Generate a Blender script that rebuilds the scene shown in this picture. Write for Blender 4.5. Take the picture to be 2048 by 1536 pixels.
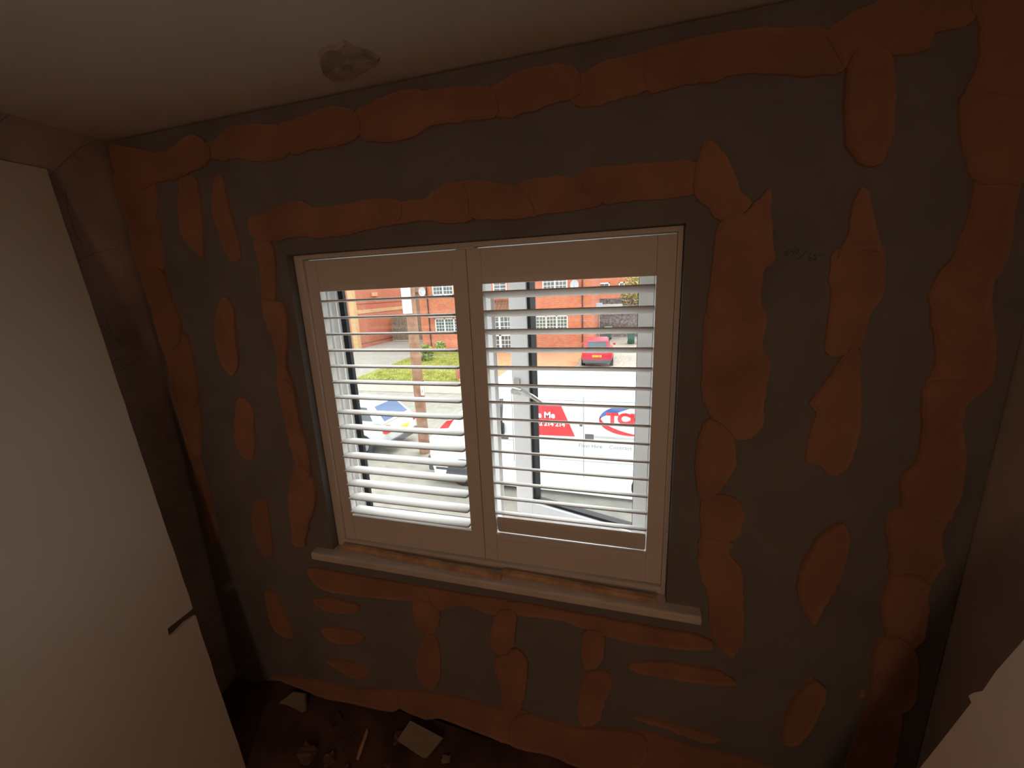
import bpy, bmesh, math, random
from mathutils import Vector, Matrix, noise
from mathutils.geometry import delaunay_2d_cdt
random.seed(7)
# ------------------------------------------------------------------ camera, world, exposure
scene = bpy.context.scene
for o in list(bpy.data.objects): bpy.data.objects.remove(o)
COL = scene.collection
CAM = Vector((0.0, -1.15, 1.81))
F = 807.69                                    # focal length in pixels of the 2048 x 1536 frame
RX = (0.96176109, 0.27066121, -0.04192995)    # image right
RY = (0.02239216, -0.23028108, -0.97286649)   # image down
RZ = (-0.27297289, 0.93472623, -0.22753607)   # view direction
cam = bpy.data.cameras.new('camera'); camo = bpy.data.objects.new('camera', cam); COL.objects.link(camo)
cam.sensor_fit = 'HORIZONTAL'; cam.sensor_width = 36; cam.lens = F / 2048 * 36
cam.clip_start = 0.02; cam.clip_end = 400
camo.matrix_world = Matrix(((RX[0], -RY[0], -RZ[0], CAM.x), (RX[1], -RY[1], -RZ[1], CAM.y),
                            (RX[2], -RY[2], -RZ[2], CAM.z), (0, 0, 0, 1)))
scene.camera = camo
w = bpy.data.worlds.new('overcast'); scene.world = w; w.use_nodes = True
bgn = w.node_tree.nodes['Background']
bgn.inputs['Color'].default_value = (0.93, 0.97, 1.0, 1); bgn.inputs['Strength'].default_value = 1.05
sun = bpy.data.lights.new('sun', 'SUN'); sun.energy = 1.5; sun.angle = math.radians(60); sun.color = (1, 0.95, 0.88)
suno = bpy.data.objects.new('sun', sun); COL.objects.link(suno)
suno.rotation_euler = (math.radians(-38), 0, math.radians(-20))
vs = scene.view_settings
vs.view_transform = 'Standard'; vs.look = 'None'; vs.gamma = 1; vs.use_curve_mapping = False; vs.exposure = 1.4

def ray(px, py):
    a, b = (px - 1024) / F, (py - 768) / F
    return Vector((RX[0]*a + RY[0]*b + RZ[0], RX[1]*a + RY[1]*b + RZ[1], RX[2]*a + RY[2]*b + RZ[2]))
def at(px, py, axis, val):
    r = ray(px, py); return CAM + r * ((val - CAM[axis]) / r[axis])

# ------------------------------------------------------------------ materials
MATS = {}
def mat(name, col, rough=0.7, var=0.0, scale=8.0, bump=0.0, bscale=40.0, metal=0.0, spec=0.3, col2=None, detail=6):
    if name in MATS: return MATS[name]
    m = bpy.data.materials.new(name); m.use_nodes = True; nt = m.node_tree; N = nt.nodes; L = nt.links
    b = N['Principled BSDF']; b.inputs['Base Color'].default_value = (*col, 1)
    b.inputs['Roughness'].default_value = rough; b.inputs['Metallic'].default_value = metal
    b.inputs['Specular IOR Level'].default_value = spec
    tc = N.new('ShaderNodeTexCoord')
    if var > 0 or col2:
        n = N.new('ShaderNodeTexNoise'); n.inputs['Scale'].default_value = scale; n.inputs['Detail'].default_value = detail
        L.new(tc.outputs['Object'], n.inputs['Vector'])
        r = N.new('ShaderNodeValToRGB'); r.color_ramp.elements[0].position = 0.3; r.color_ramp.elements[1].position = 0.7
        c2 = col2 or tuple(min(1, c * (1 + var)) for c in col)
        c1 = col if col2 else tuple(c * (1 - var) for c in col)
        r.color_ramp.elements[0].color = (*c1, 1); r.color_ramp.elements[1].color = (*c2, 1)
        L.new(n.outputs['Fac'], r.inputs['Fac']); L.new(r.outputs['Color'], b.inputs['Base Color'])
    if bump > 0:
        n2 = N.new('ShaderNodeTexNoise'); n2.inputs['Scale'].default_value = bscale; n2.inputs['Detail'].default_value = 5
        L.new(tc.outputs['Object'], n2.inputs['Vector'])
        bp = N.new('ShaderNodeBump'); bp.inputs['Strength'].default_value = 1.0; bp.inputs['Distance'].default_value = bump
        L.new(n2.outputs['Fac'], bp.inputs['Height']); L.new(bp.outputs['Normal'], b.inputs['Normal'])
    MATS[name] = m; return m
def brickmat(name, c1, c2, mortar, bw=0.225, bh=0.075, ms=0.012, axes='XZ', off=0.5):
    m = bpy.data.materials.new(name); m.use_nodes = True; nt = m.node_tree; N = nt.nodes; L = nt.links
    b = N['Principled BSDF']; b.inputs['Roughness'].default_value = 0.85; b.inputs['Specular IOR Level'].default_value = 0.2
    tc = N.new('ShaderNodeTexCoord'); sp = N.new('ShaderNodeSeparateXYZ'); cb = N.new('ShaderNodeCombineXYZ')
    L.new(tc.outputs['Object'], sp.inputs[0]); L.new(sp.outputs[axes[0]], cb.inputs[0]); L.new(sp.outputs[axes[1]], cb.inputs[1])
    t = N.new('ShaderNodeTexBrick'); t.inputs['Scale'].default_value = 1.0
    t.inputs['Color1'].default_value = (*c1, 1); t.inputs['Color2'].default_value = (*c2, 1); t.inputs['Mortar'].default_value = (*mortar, 1)
    t.inputs['Brick Width'].default_value = bw; t.inputs['Row Height'].default_value = bh; t.inputs['Mortar Size'].default_value = ms
    t.offset = off
    L.new(cb.outputs[0], t.inputs['Vector'])
    n = N.new('ShaderNodeTexNoise'); n.inputs['Scale'].default_value = 3; n.inputs['Detail'].default_value = 6
    L.new(tc.outputs['Object'], n.inputs['Vector'])
    mx = N.new('ShaderNodeMix'); mx.data_type = 'RGBA'; mx.blend_type = 'OVERLAY'; mx.inputs['Factor'].default_value = 0.35
    L.new(t.outputs['Color'], mx.inputs['A']); L.new(n.outputs['Color'], mx.inputs['B']); L.new(mx.outputs['Result'], b.inputs['Base Color'])
    MATS[name] = m; return m
def glassmat(name, tint=(1, 1, 1), refl=0.06, rough=0.0):
    m = bpy.data.materials.new(name); m.use_nodes = True; nt = m.node_tree; N = nt.nodes; L = nt.links
    N.remove(N['Principled BSDF']); out = N['Material Output']
    a = N.new('ShaderNodeBsdfTransparent'); a.inputs['Color'].default_value = (*tint, 1)
    g = N.new('ShaderNodeBsdfGlossy'); g.inputs['Roughness'].default_value = rough
    mx = N.new('ShaderNodeMixShader'); mx.inputs[0].default_value = refl
    L.new(a.outputs[0], mx.inputs[1]); L.new(g.outputs[0], mx.inputs[2]); L.new(mx.outputs[0], out.inputs[0])
    MATS[name] = m; return m

BOARD = mat('plasterboard_grey', (0.215, 0.215, 0.225), 0.9, 0.12, 5, 0.0006, 60)
PINK = mat('pink_plaster', (0.38, 0.215, 0.15), 0.85, 0.16, 6, 0.0012, 55)
WHITEP = mat('white_shutter_paint', (0.80, 0.79, 0.77), 0.45, 0.02, 6)
UPVC = mat('white_upvc', (0.84, 0.85, 0.86), 0.35, 0.02, 4)
SILL = mat('sill_white_dusty', (0.72, 0.68, 0.64), 0.55, 0.10, 14, 0.0005, 90)
CEIL = mat('ceiling_paint', (0.74, 0.69, 0.63), 0.9, 0.04, 3, 0.0006, 30)
OLDP = mat('old_plaster', (0.46, 0.385, 0.37), 0.95, 0.2, 7, 0.0012, 35)
ROOMP = mat('room_plaster', (0.58, 0.36, 0.23), 0.9, 0.10, 3)
FLOORM = mat('floor_dust', (0.12, 0.068, 0.055), 0.9, 0.4, 9, 0.003, 30)
SHEET = mat('plasterboard_ivory', (0.68, 0.64, 0.58), 0.9, 0.03, 3)
RAWP = mat('raw_plaster_scar', (0.50, 0.43, 0.36), 0.95, 0.22, 30, 0.003, 45)
WOOD = mat('raw_timber', (0.62, 0.43, 0.28), 0.8, 0.28, 22, 0.001, 80)
BLACK = mat('black_gasket', (0.012, 0.014, 0.018), 0.5)
CHROME = mat('brushed_chrome', (0.55, 0.55, 0.53), 0.3, metal=1.0)
PENCIL = mat('pencil_marks', (0.09, 0.09, 0.10), 0.8)
GLASS = glassmat('window_glass', (0.97, 0.985, 0.98), 0.04)
RUBBLEM = mat('rubble', (0.20, 0.125, 0.11), 0.95, 0.35, 20, 0.003, 40)
OFFCUT = mat('offcut_pale', (0.30, 0.26, 0.22), 0.9, 0.12, 12)

# ------------------------------------------------------------------ mesh helpers
def link(name, me, m=None, parent=None):
    o = bpy.data.objects.new(name, me); COL.objects.link(o)
    if m is not None and me is not None:
        me.materials.clear(); me.materials.append(m)
    if parent: o.parent = parent
    return o
def bm_obj(name, bm, m, parent=None, smooth=False):
    bmesh.ops.recalc_face_normals(bm, faces=bm.faces)
    me = bpy.data.meshes.new(name); bm.to_mesh(me); bm.free()
    if smooth:
        for p in me.polygons: p.use_smooth = True
    return link(name, me, m, parent)
def empty(name, loc=(0, 0, 0), rz=0.0, parent=None):
    o = bpy.data.objects.new(name, None); COL.objects.link(o); o.location = loc; o.rotation_euler = (0, 0, rz)
    o.empty_display_size = 0.1
    if parent: o.parent = parent
    return o
def tag(o, label=None, cat=None, group=None, kind=None):
    if label: o['label'] = label
    if cat: o['category'] = cat
    if group: o['group'] = group
    if kind: o['kind'] = kind
    return o
def add_box(bm, a, b, bev=0.0, M=None):
    x0, y0, z0 = a; x1, y1, z1 = b
    vs_ = [bm.verts.new(p) for p in ((x0,y0,z0),(x1,y0,z0),(x1,y1,z0),(x0,y1,z0),(x0,y0,z1),(x1,y0,z1),(x1,y1,z1),(x0,y1,z1))]
    fs = [bm.faces.new([vs_[i] for i in f]) for f in ((0,3,2,1),(4,5,6,7),(0,1,5,4),(1,2,6,5),(2,3,7,6),(3,0,4,7))]
    if bev:
        es = list({e for f in fs for e in f.edges})
        r = bmesh.ops.bevel(bm, geom=es, offset=bev, segments=2, affect='EDGES', profile=0.5)
        if M is not None: bmesh.ops.transform(bm, matrix=M, verts=list({v for f in r['faces'] for v in f.verts} | {v for v in vs_ if v.is_valid}))
    elif M is not None: bmesh.ops.transform(bm, matrix=M, verts=vs_)
    return vs_
def box(name, a, b, m, parent=None, bev=0.0):
    bm = bmesh.new(); add_box(bm, a, b, bev); return bm_obj(name, bm, m, parent)
def add_tube(bm, p0, p1, r0, r1=None, n=12, caps=True):
    r1 = r0 if r1 is None else r1
    p0, p1 = Vector(p0), Vector(p1); d = (p1 - p0).normalized()
    u = d.orthogonal().normalized(); v = d.cross(u)
    A = [bm.verts.new(p0 + (u*math.cos(t) + v*math.sin(t))*r0) for t in [2*math.pi*i/n for i in range(n)]]
    B = [bm.verts.new(p1 + (u*math.cos(t) + v*math.sin(t))*r1) for t in [2*math.pi*i/n for i in range(n)]]
    for i in range(n): bm.faces.new((A[i], A[(i+1)%n], B[(i+1)%n], B[i]))
    if caps: bm.faces.new(A[::-1]); bm.faces.new(B)
def tube(name, p0, p1, r, m, parent=None, n=12, r1=None):
    bm = bmesh.new(); add_tube(bm, p0, p1, r, r1, n); return bm_obj(name, bm, m, parent)
def prism(name, poly, vec, m, parent=None, bev=0.0, smooth=False):
    """closed 3-D polygon extruded along vec"""
    bm = bmesh.new(); vec = Vector(vec)
    A = [bm.verts.new(p) for p in poly]; B = [bm.verts.new(Vector(p) + vec) for p in poly]; n = len(A)
    bm.faces.new(A); bm.faces.new(B[::-1])
    for i in range(n): bm.faces.new((A[i], B[i], B[(i+1)%n], A[(i+1)%n]))
    if bev: bmesh.ops.bevel(bm, geom=list(bm.edges), offset=bev, segments=2, affect='EDGES')
    return bm_obj(name, bm, m, parent, smooth)
def plate(name, outer, holes, f, m, parent=None):
    """flat plate with holes; f(u, v, side) -> 3-D point, side 0 front / 1 back"""
    bm = bmesh.new(); loops = [outer] + holes; rings = []
    for side in (0, 1):
        es = []; rs = []
        for lp in loops:
            vv = [bm.verts.new(f(u, v, side)) for u, v in lp]; rs.append(vv)
            es += [bm.edges.new((vv[i], vv[(i+1) % len(vv)])) for i in range(len(vv))]
        bmesh.ops.triangle_fill(bm, use_beauty=True, use_dissolve=False, edges=es); rings.append(rs)
    for a, b in zip(*rings):
        n = len(a)
        for i in range(n): bm.faces.new((a[i], a[(i+1)%n], b[(i+1)%n], b[i]))
    return bm_obj(name, bm, m, parent)
def smooth_loop(pts, step):
    n = len(pts); out = []
    for i in range(n):
        p0, p1, p2, p3 = (Vector(pts[(i+k-1) % n]) for k in range(4))
        k = max(1, int((p2 - p1).length / step))
        for j in range(k):
            t = j / k
            out.append(0.5 * ((2*p1) + (-p0 + p2)*t + (2*p0 - 5*p1 + 4*p2 - p3)*t*t + (-p0 + 3*p1 - 3*p2 + p3)*t*t*t))
    return out
def text_mesh(body, size, m, name, parent, M, bold=0.0, sx=1.0, align='LEFT', shear=0.0, extrude=0.001):
    cu = bpy.data.curves.new(name, 'FONT'); cu.body = body; cu.size = size; cu.extrude = extrude; cu.offset = bold; cu.align_x = align; cu.shear = shear
    cu.resolution_u = 3
    t = bpy.data.objects.new(name + '_tmp', cu); COL.objects.link(t)
    bpy.context.view_layer.update()
    me = bpy.data.meshes.new_from_object(t.evaluated_get(bpy.context.evaluated_depsgraph_get()))
    bpy.data.objects.remove(t); bpy.data.curves.remove(cu)
    me.transform(Matrix.Diagonal((sx, 1, 1, 1))); me.transform(M)
    me.name = name
    return link(name, me, m, parent)

# ------------------------------------------------------------------ room shell
XL, XR, ZC, YB = -1.81, 0.83, 2.388, -3.3
WX0, WX1, WZ0, WZ1 = -1.0995, 0.1345, 0.815, 1.9535         # opening in the boarded wall
def wallpt(px, py): p = at(px, py, 1, 0.0); return (p.x, p.z)
bottom_px = [(480,1362),(560,1362),(592,1374),(650,1398),(700,1407),(760,1421),(785,1425),(800,1418),(850,1440),(880,1437),(960,1468),(1020,1490),(1100,1512),(1160,1534)]
bottom = [wallpt(*q) for q in bottom_px]
bottom = [(XL + 0.02, bottom[0][1])] + bottom[1:] + [(0.1, 0.05), (0.4, 0.04), (XR - 0.004, 0.03)]
outer = bottom + [(XR - 0.004, ZC - 0.006), (XL + 0.014, ZC - 0.008)]
hole = [(WX0, WZ0), (WX1, WZ0), (WX1, WZ1), (WX0, WZ1)]
wall_back = plate('wall_back', outer, [hole], lambda u, v, s: (u, 0.05 * s, v), BOARD)
tag(wall_back, 'grey plasterboard window wall smeared with bands of orange-pink plaster', kind='structure')
wo = plate('wall_outer', [(XL-0.2, -0.3), (XR+0.2, -0.3), (XR+0.2, ZC+0.3), (XL-0.2, ZC+0.3)], [[(-1.13, 0.80), (0.155, 0.80), (0.155, 1.98), (-1.13, 1.98)]],
           lambda u, v, s: (u, 0.062 + 0.24 * s, v), mat('rough_masonry', (0.10, 0.05, 0.04), 0.95, 0.3, 8, 0.004, 20))
tag(wo, 'dark masonry behind the boarded window wall', kind='structure')
wl = box('wall_left', (XL - 0.1, YB, -0.1), (XL, 0.062, ZC), OLDP); tag(wl, 'bare scratched purple-brown old plaster of the left wall', kind='structure')
wr = box('wall_right', (XR, YB, -0.1), (XR + 0.1, 0.062, ZC), mat('right_wall_plaster', (0.52, 0.45, 0.41), 0.92, 0.12, 4, 0.001, 30)); tag(wr, 'shadowy right wall of plain brown-grey plaster', kind='structure')
wf = box('wall_front', (XL - 0.1, YB - 0.1, -0.1), (XR + 0.1, YB, ZC), ROOMP); tag(wf, 'plastered wall behind the camera', kind='structure')
fl = box('floor', (XL - 0.1, YB - 0.1, -0.1), (XR + 0.1, 0.062, 0.0), FLOORM); tag(fl, 'dark reddish dusty floor strewn with rubble', kind='structure')
ce = box('ceiling', (XL - 0.1, YB - 0.1, ZC), (XR + 0.1, 0.31, ZC + 0.1), CEIL); tag(ce, 'plain off-white ceiling with one chipped scar', kind='structure')

# fill light added out of view behind the camera, built as a pendant
lp = empty('added_fill_lamp', (-0.30, -2.6, ZC)); tag(lp, 'added warm fill light shaped as a globe pendant, unseen behind the camera', 'lamp')
tube('fill_lamp_rose', (0, 0, 0), (0, 0, -.03), .05, WHITEP, lp, 20); tube('fill_lamp_flex', (0, 0, -.03), (0, 0, -.52), .004, BLACK, lp, 8)
tube('fill_lamp_holder', (0, 0, -.52), (0, 0, -.58), .02, WHITEP, lp, 14)
bm = bmesh.new(); bmesh.ops.create_uvsphere(bm, u_segments=24, v_segments=14, radius=.15); bmesh.ops.translate(bm, verts=bm.verts, vec=(0, 0, -.725))
GLOBE = bpy.data.materials.new('fill_lamp_glow'); GLOBE.use_nodes = True
gb_ = GLOBE.node_tree.nodes['Principled BSDF']; gb_.inputs['Base Color'].default_value = (.8, .75, .65, 1)
gb_.inputs['Emission Color'].default_value = (1, .62, .36, 1); gb_.inputs['Emission Strength'].default_value = 5.6
bm_obj('globe', bm, GLOBE, lp, True)
bm = bmesh.new(); add_tube(bm, (0, 0, -.50), (0, 0, -.625), .06, .28, 28, False); bmesh.ops.solidify(bm, geom=list(bm.faces), thickness=.003)
bm_obj('fill_lamp_shade', bm, mat('fill_shade_brown', (.25, .16, .10), .8), lp)  # added cone, cuts the fill light's upward spill onto the ceiling
# chipped scar on the ceiling: ragged sunken-looking lip and torn centre
sc = [(637,112),(640,100),(655,92),(672,90),(690,79),(703,88),(722,97),(745,103),(760,112),(757,124),(741,134),(722,142),(705,153),(688,160),(662,160),(652,152),(642,138)]
def ceil_patch(name, pts, th, m, par, inset):
    P = [at(x, y, 2, ZC) for x, y in pts]; P = smooth_loop(P, 0.012)
    bm = bmesh.new(); c = sum(P, Vector()) / len(P); n = len(P)
    R0 = [bm.verts.new(p + Vector((random.uniform(-.003,.003), random.uniform(-.003,.003), 0))) for p in P]
    R1 = [bm.verts.new(p + (c - p) * inset + Vector((0, 0, -th * (.9 + .4 * noise.noise(p * 30))))) for p in P]
    R2 = [bm.verts.new(p + (c - p) * 0.45 + Vector((0, 0, -th * (.45 + .5 * noise.noise(p * 22 + Vector((5, 0, 0))))))) for p in P]
    cc = bm.verts.new(c + Vector((0, 0, -th * .5)))
    for i in range(n):
        j = (i+1) % n
        bm.faces.new((R0[i], R0[j], R1[j], R1[i])); bm.faces.new((R1[i], R1[j], R2[j], R2[i])); bm.faces.new((R2[i], R2[j], cc))
    return bm_obj(name, bm, m, par)
ceil_patch('plaster_scar', sc, 0.007, RAWP, ce, 0.09)

# scratches on the bare strip of the left wall (thin raised paper ridges)
SCR = mat('torn_paper', (0.34, 0.26, 0.235), 0.95)
def ridge(name, pts, r, m, par, axis, val, off):
    bm = bmesh.new()
    P = [at(x, y, axis, val) + Vector(off) for x, y in pts]
    for a, b in zip(P[:-1], P[1:]): add_tube(bm, a, b, r, r, 5)
    return bm_obj(name, bm, m, par)
for pts in ([(0,243),(20,228),(40,205)], [(100,352),(125,325),(165,292),(185,285)], [(150,525),(190,505),(225,497)], [(145,303),(152,315),(160,322),(172,320)],
            [(130,380),(135,420),(150,465),(165,492)], [(203,652),(215,664),(228,672),(240,684)], [(212,640),(225,668),(236,684),(247,672)], [(225,725),(240,716),(262,708)],
            [(240,742),(262,728),(285,712)], [(258,770),(270,758),(300,748)], [(238,620),(262,610),(290,602)], [(275,880),(300,860),(318,852)]):
    ridge('paper_ridge', pts, 0.0011, SCR, wl, 0, XL, (0.0006, 0, 0))

# ------------------------------------------------------------------ trowelled plaster strokes on the window wall
def stroke(pts, th=None, wob=0.0022, inset=0.0045, dome=0.0):
    P = smooth_loop([Vector((*wallpt(x, y), 0)) for x, y in pts], 0.012)
    n = len(P); area = sum(P[i].x * P[(i+1) % n].y - P[(i+1) % n].x * P[i].y for i in range(n))
    if area < 0: P.reverse()
    th = th or random.uniform(0.0045, 0.0085); s = random.uniform(0, 100)
    Q = []
    for i, p in enumerate(P):
        t = (P[(i+1) % n] - P[i-1])
        if t.length < 1e-6: t = Vector((1, 0, 0))
        nrm = Vector((t.y, -t.x, 0)).normalized()
        p = p + nrm * (wob * 2.2 * noise.noise(Vector((p.x * 45 + s, p.y * 45, s))) + wob * noise.noise(Vector((p.x * 140, p.y * 140 + s, 3))))
        Q.append((p, nrm))
    bm = bmesh.new()
    R0 = [bm.verts.new((min(max(p.x, XL + 0.004), XR - 0.004), 0.0005, min(p.y, ZC - 0.004))) for p, k in Q]
    R1 = [bm.verts.new((min(max((p - k * .0012).x, XL + 0.004), XR - 0.004), -th, min((p - k * .0012).y, ZC - 0.004))) for p, k in Q]
    E_ = [p for p, k in Q]
    def inner(p, k):
        for o_ in (0.011, 0.008, 0.0055, 0.0035, 0.002):
            c = p - k * o_
            if min((c - e).length for e in E_) > o_ * 0.8: return c, o_
        return p - k * 0.0016, 0.0016
    I_ = [inner(p, k) for p, k in Q]
    of_ = [o_ for c, o_ in I_]
    for _ in range(12):
        for i in range(n):
            for j in (i - 1, (i + 1) % n): of_[i] = min(of_[i], of_[j] + 0.25 * (E_[i] - E_[j]).length)
    I_ = [(E_[i] - Q[i][1] * of_[i], of_[i]) for i in range(n)]
    R2 = [bm.verts.new((min(max(c.x, XL + 0.005), XR - 0.005), -th * (1 - 0.38 * o_ / 0.011), min(c.y, ZC - 0.005))) for c, o_ in I_]
    for i in range(n):
        j = (i+1) % n
        bm.faces.new((R0[i], R0[j], R1[j], R1[i])); bm.faces.new((R1[i], R1[j], R2[j], R2[i]))
    ring = [Vector((v.co.x, v.co.z)) for v in R2]; pts2 = list(ring)
    xs = [p.x for p in ring]; zs = [p.y for p in ring]; g = 0.022
    RP = [(p.x, p.y) for p in ring]
    def ins(x, y):
        c = False; j = n - 1
        for i in range(n):
            if (RP[i][1] > y) != (RP[j][1] > y) and x < (RP[j][0] - RP[i][0]) * (y - RP[i][1]) / (RP[j][1] - RP[i][1]) + RP[i][0]: c = not c
            j = i
        return c
    for a in range(int((max(xs) - min(xs)) / g)):
        for b in range(int((max(zs) - min(zs)) / g)):
            q_ = Vector((min(xs) + g * (a + .5), min(zs) + g * (b + .5)))
            if ins(q_.x, q_.y) and min((q_ - e).length for e in ring) > g * .6: pts2.append(q_)
    cv, ce_, cf, ov, oe, of2 = delaunay_2d_cdt(pts2, [(i, (i+1) % n) for i in range(n)], [], 1, 1e-6)
    VM = []
    for i, c in enumerate(cv):
        k_ = [q_ for q_ in ov[i] if q_ < n]
        VM.append(R2[k_[0]] if k_ else bm.verts.new((c.x, -th * (0.72 + 0.22 * noise.noise(Vector((c.x * 14 + s, c.y * 14, s)))), c.y)))
    for fc in cf:
        vs3 = [VM[i] for i in fc]
        if len(set(vs3)) == len(vs3):
            try: bm.faces.new(vs3)
            except ValueError: pass
    return bm_obj('plaster_stroke', bm, PINK, wall_back)
S = stroke
# perimeter band under the ceiling (left to right)
S([(222,288),(255,293),(319,304),(351,293),(378,270),(401,274),(425,300),(415,330),(396,340),(355,360),(319,364),(290,380),(262,372),(235,350)])
S([(392,300),(433,277),(456,256),(483,249),(547,249),(575,262),(580,308),(529,325),(480,318),(440,322)])
S([(560,255),(602,236),(656,215),(679,212),(716,226),(722,262),(711,279),(674,295),(625,300),(585,308)])
S([(708,232),(747,206),(800,184),(880,180),(965,173),(988,182),(1000,215),(990,236),(930,246),(870,252),(830,276),(775,285),(728,278)])
S([(972,192),(1020,153),(1070,136),(1130,129),(1158,146),(1160,190),(1120,207),(1060,226),(1000,236)])
S([(1128,178),(1165,147),(1200,126),(1260,112),(1330,96),(1345,140),(1340,178),(1290,184),(1240,200),(1190,213),(1150,211)])
S([(1290,106),(1350,86),(1450,63),(1540,56),(1654,58),(1690,80),(1692,135),(1664,152),(1592,156),(1503,149),(1420,165),(1340,178),(1295,184)])
S([(1650,66),(1696,31),(1748,6),(1820,-22),(1900,-52),(1945,-40),(1955,30),(1925,58),(1868,68),(1857,101),(1784,113),(1720,112),(1690,140),(1672,110)])
# right perimeter band
S([(1930,-60),(2020,-90),(2090,-60),(2095,60),(2085,180),(2050,200),(1985,190),(1940,190),(1918,197),(1950,130),(1955,62),(1940,10)])
S([(1918,192),(1985,180),(2080,170),(2075,290),(2050,365),(1990,372),(1950,366),(1930,330),(1921,292),(1915,245)])
S([(1952,358),(2000,350),(2040,362),(2030,412),(2019,500),(1998,545),(1950,560),(1897,545),(1899,521),(1930,440)])
S([(1900,520),(1950,530),(2000,540),(1984,575),(1987,677),(1982,755),(1950,790),(1890,785),(1845,772),(1865,729),(1860,651),(1857,580)])
S([(1850,765),(1915,760),(1965,775),(1935,805),(1923,848),(1928,915),(1913,1011),(1880,1040),(1830,1030),(1800,1010),(1800,950),(1822,929),(1837,886),(1841,805)])
S([(1800,1010),(1860,1005),(1905,1020),(1882,1066),(1887,1126),(1862,1165),(1825,1175),(1780,1160),(1774,1097),(1772,1042)])
S([(1785,1150),(1830,1145),(1860,1165),(1856,1190),(1851,1255),(1832,1290),(1790,1300),(1765,1250),(1760,1198)])
S([(1762,1270),(1800,1275),(1827,1294),(1834,1337),(1827,1404),(1803,1420),(1760,1425),(1736,1400),(1738,1375),(1741,1308)])
S([(1738,1390),(1775,1395),(1803,1418),(1794,1495),(1775,1570),(1720,1620),(1665,1600),(1690,1530),(1702,1495),(1722,1442)])
# dabs over the fixings, right of the window
S([(1717,100),(1750,96),(1784,125),(1787,234),(1774,302),(1743,336),(1711,328),(1690,292),(1685,208),(1692,140)], 0.010)
S([(1722,372),(1737,385),(1748,443),(1761,490),(1758,505),(1720,500),(1672,520),(1691,469),(1703,417)])
S([(1660,515),(1700,492),(1761,490),(1771,526),(1766,589),(1743,625),(1722,690),(1690,712),(1649,703),(1659,615)])
S([(1672,722),(1700,695),(1719,700),(1719,760),(1722,814),(1717,872),(1698,925),(1669,951),(1650,947),(1635,928),(1611,920),(1614,872),(1631,824),(1616,806),(1640,775),(1658,748)])
S([(1683,1044),(1698,1068),(1693,1111),(1674,1164),(1645,1212),(1626,1246),(1607,1222),(1592,1183),(1597,1135),(1621,1087),(1655,1054)], 0.010)
S([(1626,1356),(1650,1375),(1645,1408),(1621,1456),(1590,1488),(1564,1478),(1568,1432),(1590,1385)])
S([(1716,1372),(1727,1374),(1730,1388),(1718,1394),(1710,1384)])
# around the window: head
S([(502,436),(529,427),(560,412),(603,401),(634,415),(689,409),(752,397),(800,402),(800,440),(744,460),(650,476),(595,474),(548,483),(505,474)])
S([(760,400),(814,401),(849,399),(865,384),(908,364),(935,380),(942,430),(951,441),(900,448),(841,442),(780,450)])
S([(900,370),(959,360),(1025,371),(1060,400),(1065,433),(994,440),(951,440),(925,425),(908,395)])
S([(1030,372),(1060,358),(1095,353),(1150,356),(1175,385),(1205,408),(1162,421),(1095,428),(1060,434),(1035,410)])
S([(1155,352),(1175,336),(1250,329),(1330,323),(1385,322),(1402,350),(1395,388),(1350,396),(1280,402),(1222,408),(1180,399),(1158,376)])
S([(1389,330),(1415,281),(1441,302),(1461,328),(1482,385),(1503,406),(1482,432),(1437,442),(1409,411),(1389,391)], 0.009)
# around the window: right side
S([(1485,428),(1515,398),(1540,376),(1542,443),(1547,521),(1524,547),(1521,615),(1500,640),(1440,640),(1412,625),(1425,521),(1437,446)], 0.009)
S([(1412,618),(1460,612),(1521,610),(1534,651),(1524,688),(1540,729),(1529,800),(1520,862),(1480,880),(1440,860),(1404,800),(1404,729)])
S([(1410,840),(1440,845),(1468,881),(1470,929),(1453,963),(1429,987),(1401,995),(1391,958),(1391,896)], 0.010)
S([(1405,996),(1429,987),(1468,992),(1487,1020),(1484,1054),(1468,1078),(1440,1090),(1403,1080),(1403,1068),(1398,1016)])
S([(1400,1075),(1440,1080),(1465,1085),(1458,1107),(1482,1135),(1487,1207),(1487,1270),(1477,1298),(1463,1315),(1439,1294),(1420,1260),(1415,1193),(1398,1145),(1396,1107)])
# around the window: left side
S([(509,482),(544,483),(552,512),(554,569),(552,601),(540,640),(529,632),(524,584),(521,532)])
S([(527,600),(552,601),(572,610),(578,655),(577,731),(588,770),(575,790),(559,770),(556,705),(540,655)], 0.010)
S([(560,762),(588,768),(598,819),(608,861),(619,901),(622,949),(605,955),(592,917),(575,852)], 0.011)
S([(594,930),(622,945),(634,979),(632,1011),(621,1047),(614,1080),(612,1092),(590,1088),(585,1050),(580,985)], 0.010)
# left perimeter
S([(228,350),(262,362),(290,372),(312,362),(316,432),(300,470),(268,456),(250,430)])
S([(262,452),(300,455),(318,440),(329,503),(329,546),(310,580),(290,562),(268,505)])
S([(288,555),(325,540),(349,604),(366,650),(360,690),(328,696),(302,604)])
S([(328,690),(370,665),(390,721),(399,803),(375,815),(348,803),(338,731)])
S([(350,795),(397,800),(403,875),(398,930),(385,925),(367,868)])
S([(385,925),(402,922),(420,985),(436,1060),(425,1085),(404,1010)], 0.004)
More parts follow.
